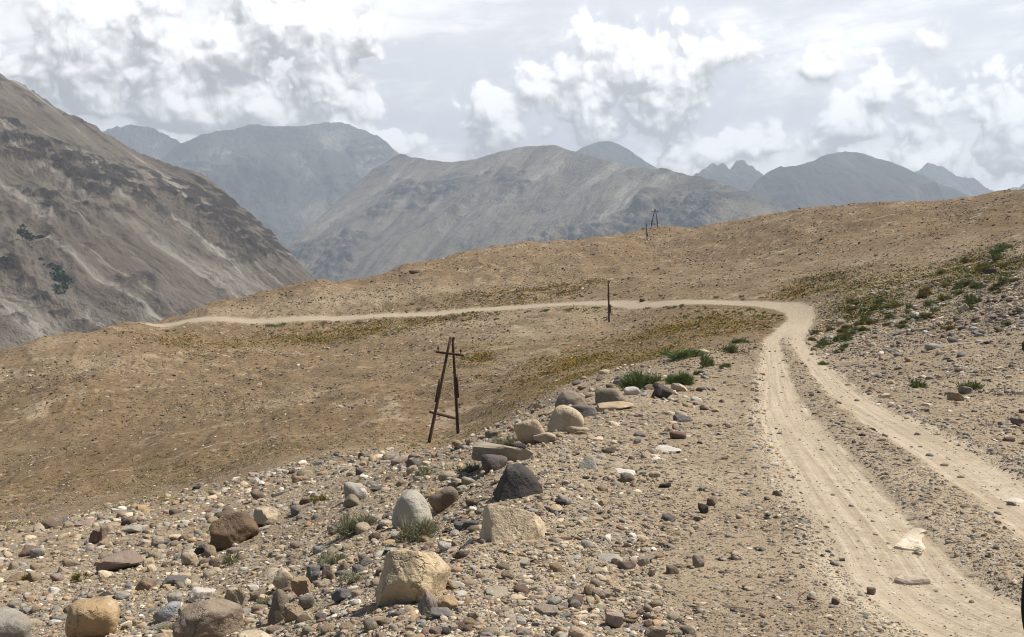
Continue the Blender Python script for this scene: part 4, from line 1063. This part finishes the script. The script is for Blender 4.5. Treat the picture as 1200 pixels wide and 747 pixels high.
# ------------------------------------------------------------------ person standing at the frame edge
SKIN = plain('skin', (.42, .235, .155), .55, .15, 20); CLOTH = plain('dark_jacket', (.016, .014, .022), .9, .3, 60); TROUS = plain('black_trousers', (.014, .013, .016), .95, .3, 50)
HAIR = plain('dark_hair', (.02, .014, .01), .7); BOOT = plain('brown_boot_leather', (.06, .04, .028), .7); BLACK = plain('black_camera_body', (.012, .012, .013), .4); LENS = plain('lens_glass', (.01, .012, .02), .08)
def grow(name, joints, edges, mat, parent, sub=2, root=0):
    me = bpy.data.meshes.new(name); me.from_pydata([j[0] for j in joints], edges, [])
    o = bpy.data.objects.new(name, me); COL.objects.link(o)
    sk = o.modifiers.new('skin', 'SKIN'); sk.use_smooth_shade = True
    for i, j in enumerate(joints):
        d = me.skin_vertices[0].data[i]; r = j[1]; d.radius = r if isinstance(r, tuple) else (r, r); d.use_root = (i == root)
    ss = o.modifiers.new('sub', 'SUBSURF'); ss.levels = sub; ss.render_levels = sub
    dg = bpy.context.evaluated_depsgraph_get(); me2 = bpy.data.meshes.new_from_object(o.evaluated_get(dg))
    o.modifiers.clear(); o.data = me2; me2.name = name; me2.materials.clear(); me2.materials.append(mat)
    me2.polygons.foreach_set('use_smooth', [True] * len(me2.polygons)); o.parent = parent
    return o
PX0, PY0 = 2.29, 4.0
PG0 = gz(PX0, PY0)
person = thing('person', (PX0, PY0, PG0), 'person in black clothes mostly out of frame, holding a black camera', 'person')
# facing -X; local coordinates: -x forward, y to the person's left is -y
J = [((.0, 0, .93), (.10, .12)), ((0, 0, 1.08), (.10, .125)), ((.01, 0, 1.27), (.115, .16)), ((.015, 0, 1.41), (.09, .13)), ((.0, 0, 1.49), .055), ((-.015, 0, 1.55), .055), ((-.02, 0, 1.62), (.088, .075)), ((-.015, 0, 1.69), (.092, .078)), ((.0, 0, 1.735), (.06, .055)),
     ((-.02, .095, .88), .085), ((-.10, .10, .47), .055), ((-.045, .10, .09), .038), ((-.17, .11, .035), .033),
     ((.03, -.095, .88), .085), ((.05, -.10, .48), .055), ((.12, -.10, .09), .038), ((.0, -.11, .035), .033),
     ((.02, -.19, 1.40), .055), ((.03, -.24, 1.12), .042), ((-.20, -.11, 1.37), .028), ((-.232, -.07, 1.418), (.02, .030)),
     ((.02, .19, 1.40), .055), ((.04, .25, 1.13), .042), ((.0, .25, .90), .028), ((-.015, .25, .82), (.02, .035))]
E = [(0, 1), (1, 2), (2, 3), (3, 4), (4, 5), (5, 6), (6, 7), (7, 8), (0, 9), (9, 10), (10, 11), (11, 12), (0, 13), (13, 14), (14, 15), (15, 16), (3, 17), (17, 18), (18, 19), (19, 20), (3, 21), (21, 22), (22, 23), (23, 24)]
# fingers: short chains rooted in the palms, curled
def fingers(idx, base, fwd, side, J, E):
    for k, ln in enumerate((.05, .056, .052, .042)):
        b_ = Vector(base) + Vector(side) * (k - 1.5) * .019
        p1 = b_ + Vector(fwd) * ln * .6; p2 = p1 + (Vector(fwd) * .5 + Vector((0, 0, .7 if fwd[2] >= 0 else -.7))) * ln * .5
        J += [(tuple(p1), .0085), (tuple(p2), .0075)]; E += [(idx, len(J) - 2), (len(J) - 2, len(J) - 1)]
    th = Vector(base) + Vector(side) * -.045; J += [(tuple(th), .011), (tuple(th + Vector(fwd) * .03), .009)]; E += [(idx, len(J) - 2), (len(J) - 2, len(J) - 1)]
fingers(20, (-.238, -.064, 1.428), (-.25, .1, .5), (.2, .9, 0), J, E)
fingers(24, (-.018, .25, .80), (-.15, 0, -.95), (.95, .1, 0), J, E)
body = grow('body', J, E, SKIN, person)
grow('trousers', [((0, 0, 1.0), (.095, .12)), ((-.01, .095, .86), .10), ((-.10, .10, .47), .086), ((-.112, .10, .32), .086), ((-.05, .10, .09), .07), ((.03, -.095, .86), .105), ((.05, -.10, .48), .082), ((.08, -.10, .28), .076), ((.12, -.10, .09), .068)],
     [(0, 1), (1, 2), (2, 3), (3, 4), (0, 5), (5, 6), (6, 7), (7, 8)], TROUS, person)
grow('jacket', [((0, 0, .78), (.15, .19)), ((0, 0, .93), (.15, .185)), ((0, 0, 1.08), (.14, .175)), ((.01, 0, 1.27), (.13, .18)), ((.015, 0, 1.42), (.10, .14)), ((.005, 0, 1.475), .07),
                ((.02, -.195, 1.40), .072), ((.03, -.245, 1.12), .058), ((-.208, -.10, 1.385), .045), ((.02, .195, 1.40), .072), ((.04, .255, 1.13), .058), ((.005, .252, .92), .044)],
     [(0, 1), (1, 2), (2, 3), (3, 4), (4, 5), (4, 6), (6, 7), (7, 8), (4, 9), (9, 10), (10, 11)], CLOTH, person)
for sy, fx_, z0_ in ((.10, -.045, 0), (-.10, .12, 0)):
    grow('boot', [((fx_, sy, .13), .058), ((fx_ - .0, sy, .055), .055), ((fx_ - .10, sy, .045), .048), ((fx_ - .19, sy, .038), .036)], [(0, 1), (1, 2), (2, 3)], BOOT, person)
def blob(name, c, r, mat, parent, sub=3):
    v, f = ICO[sub]; o = fast_mesh(name, v * np.array(r) + np.array(c), f, mat, smooth=True); o.parent = parent; return o
blob('hair', (.012, 0, 1.700), (.098, .092, .082), HAIR, person, 4)
print('PG0', PG0)
for sy in (-.032, .032): blob('eye', (-.098, sy, 1.635), (.012, .014, .009), plain('eye_dark', (.03, .02, .015), .2), person, 2)
blob('nose', (-.112, 0, 1.603), (.018, .014, .024), SKIN, person, 2); blob('mouth', (-.098, 0, 1.567), (.010, .024, .006), plain('lips', (.3, .12, .1), .5), person, 2)
for sy in (-.08, .08): blob('ear', (-.01, sy, 1.62), (.018, .010, .03), SKIN, person, 2)
# the camera in the raised hand
cm = thing('camera', (PX0 - .248, PY0 - .07, PG0 + 1.462), 'small black camera held up by the person at the frame edge', 'camera')
def rbox(name, size, loc, mat, parent, bev=.006):
    bm = bmesh.new(); bmesh.ops.create_cube(bm, size=1)
    for v in bm.verts: v.co = Vector((v.co.x * size[0], v.co.y * size[1], v.co.z * size[2])) + Vector(loc)
    bmesh.ops.bevel(bm, geom=bm.edges[:], offset=bev, segments=2, affect='EDGES')
    me = bpy.data.meshes.new(name); bm.to_mesh(me); bm.free(); me.materials.append(mat)
    o = bpy.data.objects.new(name, me); COL.objects.link(o); o.parent = parent; return o
rbox('camera_body', (.035, .10, .062), (.02, 0, 0), BLACK, cm); rbox('viewfinder', (.025, .04, .016), (.02, 0, .036), BLACK, cm, .004)
lens = beam('lens', [(.003, 0, 0), (-.018, 0, 0), (-.019, 0, 0)], [.027, .025, .02], BLACK, cm, 16); beam('lens_glass', [(-.0195, 0, 0), (-.0205, 0, 0)], [.019, .017], LENS, lens, 16)
# ------------------------------------------------------------------ air, sky, sun, camera
hz_mat = bpy.data.materials.new('air'); hz_mat.use_nodes = True
ht = NT(hz_mat.node_tree); ht.n.clear()
ho = ht.new('ShaderNodeOutputMaterial'); hv = ht.new('ShaderNodeVolumePrincipled')
hv.inputs['Color'].default_value = (.73, .845, 1.0, 1); hv.inputs['Density'].default_value = 1.0e-4; hv.inputs['Anisotropy'].default_value = 0.2
ht.l.new(hv.outputs[0], ho.inputs['Volume'])
x0, x1, y0, y1, z0, z1 = -13000, 13000, -700, 12800, -176, 1900
hv_v = [(x, y, z) for z in (z0, z1) for y in (y0, y1) for x in (x0, x1)]
hz = link_mesh('haze', hv_v, [(0, 2, 3, 1), (4, 5, 7, 6), (0, 1, 5, 4), (2, 6, 7, 3), (0, 4, 6, 2), (1, 3, 7, 5)], hz_mat)
tag(hz, 'thin pale mountain haze filling the valley air', kind='stuff')

SUN_DIR = Vector((0.52, 0.10, 0.85)).normalized()
elev = math.asin(SUN_DIR.z); azim = math.atan2(SUN_DIR.x, SUN_DIR.y)
sd = bpy.data.lights.new('sun', 'SUN'); sd.energy = 5.0; sd.angle = math.radians(.5); sd.color = (1, .945, .85)
so = bpy.data.objects.new('sun', sd); COL.objects.link(so)
so.rotation_euler = (-SUN_DIR).to_track_quat('-Z', 'Y').to_euler(); so.location = (30, 10, 80)

w = bpy.data.worlds.new('World'); scene.world = w; w.use_nodes = True
t = NT(w.node_tree); t.n.clear()
wo = t.new('ShaderNodeOutputWorld'); bg = t.new('ShaderNodeBackground'); bg.inputs['Strength'].default_value = .06
t.l.new(bg.outputs[0], wo.inputs[0])
skyn = t.new('ShaderNodeTexSky', sky_type='NISHITA'); skyn.sun_disc = False
skyn.sun_elevation = elev; skyn.sun_rotation = azim; skyn.altitude = 2800; skyn.dust_density = 1.2
t.l.new(skyn.outputs[0], bg.inputs['Color'])

# cumulus: every heap has a place (azimuth, elevation) and a size; photo pixels only served to read those off
HEAPS = [(205, 152, 55, 26, 1.0), (300, 150, 120, 24, 1.0), (400, 140, 50, 24, .9), (150, 150, 50, 22, .9), (95, 70, 62, 62, 1.0), (165, 45, 70, 50, .95), (160, 118, 85, 55, 1.05), (235, 85, 95, 75, 1.05), (310, 60, 95, 70, 1.1), (372, 55, 70, 62, 1.0), (260, 135, 140, 42, 1.05), (370, 120, 70, 50, .95), (330, 15, 90, 30, .8), (225, 10, 40, 40, .6),
         (450, 160, 50, 30, .72), (548, 150, 40, 38, .95), (600, 165, 70, 28, .8), (655, 130, 62, 52, 1.0), (715, 105, 70, 60, 1.05), (765, 85, 55, 48, 1.0), (780, 130, 52, 42, .95), (690, 160, 90, 26, .85), (735, 55, 90, 28, .62),
         (845, 175, 62, 30, .9), (810, 195, 40, 24, .8), (905, 180, 45, 24, .75), (1000, 150, 52, 34, .98), (1045, 112, 34, 32, 1.0), (1010, 128, 36, 30, .9), (960, 175, 45, 22, .7), (1100, 140, 52, 34, .95), (1165, 150, 70, 50, 1.0), (1110, 180, 80, 28, .9), (1185, 195, 60, 36, .95), (1250, 150, 90, 60, 1.0),
         (860, 70, 80, 26, .78), (960, 62, 110, 22, .78), (20, 85, 45, 40, .55), (-60, 70, 100, 70, .8), (-220, 40, 130, 90, .9)]

# the cloudy part of the sky: a large dome segment far beyond the mountains
dA = np.radians(np.linspace(-50, 50, 520)); dE = np.radians(np.linspace(-2.5, 26, 190))
AZg, ELg = np.meshgrid(dA, dE)
RD = 30000.0
dv = np.stack([np.sin(AZg) * np.cos(ELg), np.cos(AZg) * np.cos(ELg), np.sin(ELg)], -1).reshape(-1, 3) * RD
vi = np.arange(AZg.size).reshape(AZg.shape)
dq = np.stack([vi[:-1, :-1], vi[1:, :-1], vi[1:, 1:], vi[:-1, 1:]], -1).reshape(-1, 4)

def coverage(az, el):
    wx = fbm(az * 9, el * 9, 3, 301) * .035; wy = fbm(az * 9 + 40, el * 9, 3, 311) * .03
    az = az + wx; el = el + wy
    p = np.zeros_like(az); lift = np.zeros_like(az); wsum = np.zeros_like(az) + 1e-3
    for px, py, rx, ry, wt in HEAPS:
        a0 = math.atan((px - 600) / F); e0 = math.atan((HZ - py) / F * math.cos(a0))
        lo = np.where(el < e0, 1.35, 1.0)                      # flatter bases than tops
        q = ((az - a0) / (rx / F * math.cos(a0))) ** 2 + ((el - e0) * lo / (ry / F)) ** 2
        e4 = (wt * np.exp(-.8 * q)) ** 4; p = p + e4
        lift = lift + e4 * np.clip((el - e0) / (ry / F), -1.3, 1.3); wsum = wsum + e4
    return p ** .25, lift / wsum
OFFS = ((0, 0), (.004, .010), (.009, .026), (.016, .058), (.0015, .0035))

sm = bpy.data.materials.new('cloudy_sky'); sm.use_nodes = True
t = NT(sm.node_tree); t.n.clear()
so_ = t.new('ShaderNodeOutputMaterial')
AE = t.comb(t.attr('azimuth').outputs['Fac'], t.attr('elevation').outputs['Fac'], 0.0)
def n2(vec, scale, detail, rough):
    n = t.noise(vec, scale, detail, rough); n.noise_dimensions = '2D'; return n
def heap(i):
    v = AE if i == 0 else t.v('ADD', AE, (*OFFS[i], 0))
    w1 = t.v('SCALE', t.v('SUBTRACT', n2(v, 26, 2, .5).outputs['Color'], (.5, .5, .5)), scale=.03)
    vw = t.v('ADD', v, w1)
    fb = n2(vw, 15, 9 if i in (0, 4) else 6, .66).outputs['Fac']
    vo = t.voro(t.v('ADD', v, t.v('SCALE', w1, scale=.45)), 19, 1.0, 2.0, 'SMOOTH_F1', .18); vo.voronoi_dimensions = '2D'; vo.inputs['Roughness'].default_value = .55; vo.inputs['Lacunarity'].default_value = 2.3
    puff = t.m('SUBTRACT', .5, vo.outputs['Distance'])
    hp = t.attr('heap%d' % i).outputs['Fac']
    nz = t.m('ADD', t.m('MULTIPLY', t.m('SUBTRACT', fb, .5), 1.55), t.m('MULTIPLY', puff, .95))
    d = t.m('ADD', hp, t.m('MULTIPLY', nz, t.smooth(hp, .02, .45)))
    return t.m('SUBTRACT', d, .10)
dens = heap(0); rel = None
# sun from high: where a heap thins out upward it is bright, where it thickens upward it is in its own shade
for i, wt in ((1, .75), (2, .7), (3, .36), (4, .85)):
    k = t.m('MULTIPLY', t.m('SUBTRACT', dens, heap(i)), wt)
    rel = k if rel is None else t.m('ADD', rel, k)
thick = t.m('MAXIMUM', dens, 0.0)
lit = t.smooth(t.m('ADD', t.m('ADD', rel, t.m('MULTIPLY', thick, -.22)), t.m('MULTIPLY', t.attr('lift').outputs['Fac'], .34)), -.75, 1.0)
cl_col = t.mix(lit, (.34, .325, .315), (1.06, 1.04, 1.02))
alpha = t.m('MAXIMUM', t.smooth(dens, -.04, t.m('MULTIPLY_ADD', t.m('MAXIMUM', t.m('MULTIPLY', t.attr('lift').outputs['Fac'], -1.0), 0.0), .35, .16)), t.smooth(dens, -.35, .3, 0, .45))
sx = t.sep(AE); AZ, EL = sx[0], sx[1]
VV = t.comb(t.m('MULTIPLY', t.m('ADD', AZ, t.m('MULTIPLY', EL, .9)), 5.0), t.m('MULTIPLY', t.m('ADD', EL, t.m('MULTIPLY', AZ, -.12)), 22.0), 0.0)
veil = n2(VV, 1.0, 8, .62).outputs['Fac']; veil2 = n2(t.v('SCALE', VV, scale=.45), 1.0, 6, .6).outputs['Fac']
vl = t.m('ADD', t.m('MULTIPLY', veil, .55), t.m('MULTIPLY', veil2, .6))
va = t.smooth(t.m('ADD', vl, t.attr('veil').outputs['Fac']), .46, .64, .0, 1.0)
base = t.mix(va, (.60, .605, .645), (.95, .94, .93))
full = t.mix(alpha, base, cl_col)
em = t.new('ShaderNodeEmission'); t.l.new(full, em.inputs[0]); em.inputs[1].default_value = 1.11
tr = t.new('ShaderNodeBsdfTransparent'); mx = t.new('ShaderNodeMixShader')
t.l.new(t.attr('edge').outputs['Fac'], mx.inputs[0]); t.l.new(tr.outputs[0], mx.inputs[1]); t.l.new(em.outputs[0], mx.inputs[2])
t.l.new(mx.outputs[0], so_.inputs[0])
sm.cycles.emission_sampling = 'NONE'
sky = fast_mesh('sky', dv, dq, sm, smooth=True)
tag(sky, 'bright sky of piled cumulus under a thin white veil', kind='structure')
point_attr(sky, 'azimuth', AZg.ravel()); point_attr(sky, 'elevation', ELg.ravel())
for i, (ox, oy) in enumerate(OFFS): point_attr(sky, 'heap%d' % i, coverage(AZg + ox, ELg + oy)[0].ravel())
point_attr(sky, 'lift', coverage(AZg, ELg)[1].ravel())
rightblue = -.16 * np.exp(-((AZg - .42) / .22) ** 2 - ((ELg - .25) / .10) ** 2) - .05 * np.exp(-((AZg + .08) / .2) ** 2 - ((ELg - .2) / .06) ** 2)
point_attr(sky, 'veil', (rightblue + .10 * (1 - sstep(.02, .2, ELg))).ravel())
point_attr(sky, 'edge', ((1 - sstep(math.radians(20), math.radians(26), ELg)) * (1 - sstep(math.radians(42), math.radians(50), np.abs(AZg)))).ravel())

cam = bpy.data.cameras.new('camera'); co = bpy.data.objects.new('camera', cam); COL.objects.link(co)
co.location = (0, 0, 0); co.rotation_euler = (math.radians(90), 0, 0)
cam.sensor_width = 36; cam.lens = 36 * F / 1200; cam.shift_y = (HZ - 373.5) / 1200
cam.clip_start = .1; cam.clip_end = 60000
scene.camera = co
vs = scene.view_settings; vs.view_transform = 'Standard'; vs.look = 'None'; vs.exposure = .6; vs.gamma = 1; vs.use_curve_mapping = False
scene.cycles.volume_bounces = 0; scene.cycles.max_bounces = 4; scene.cycles.diffuse_bounces = 3
scene.cycles.volume_max_steps = 64; scene.cycles.filter_width = 1.1
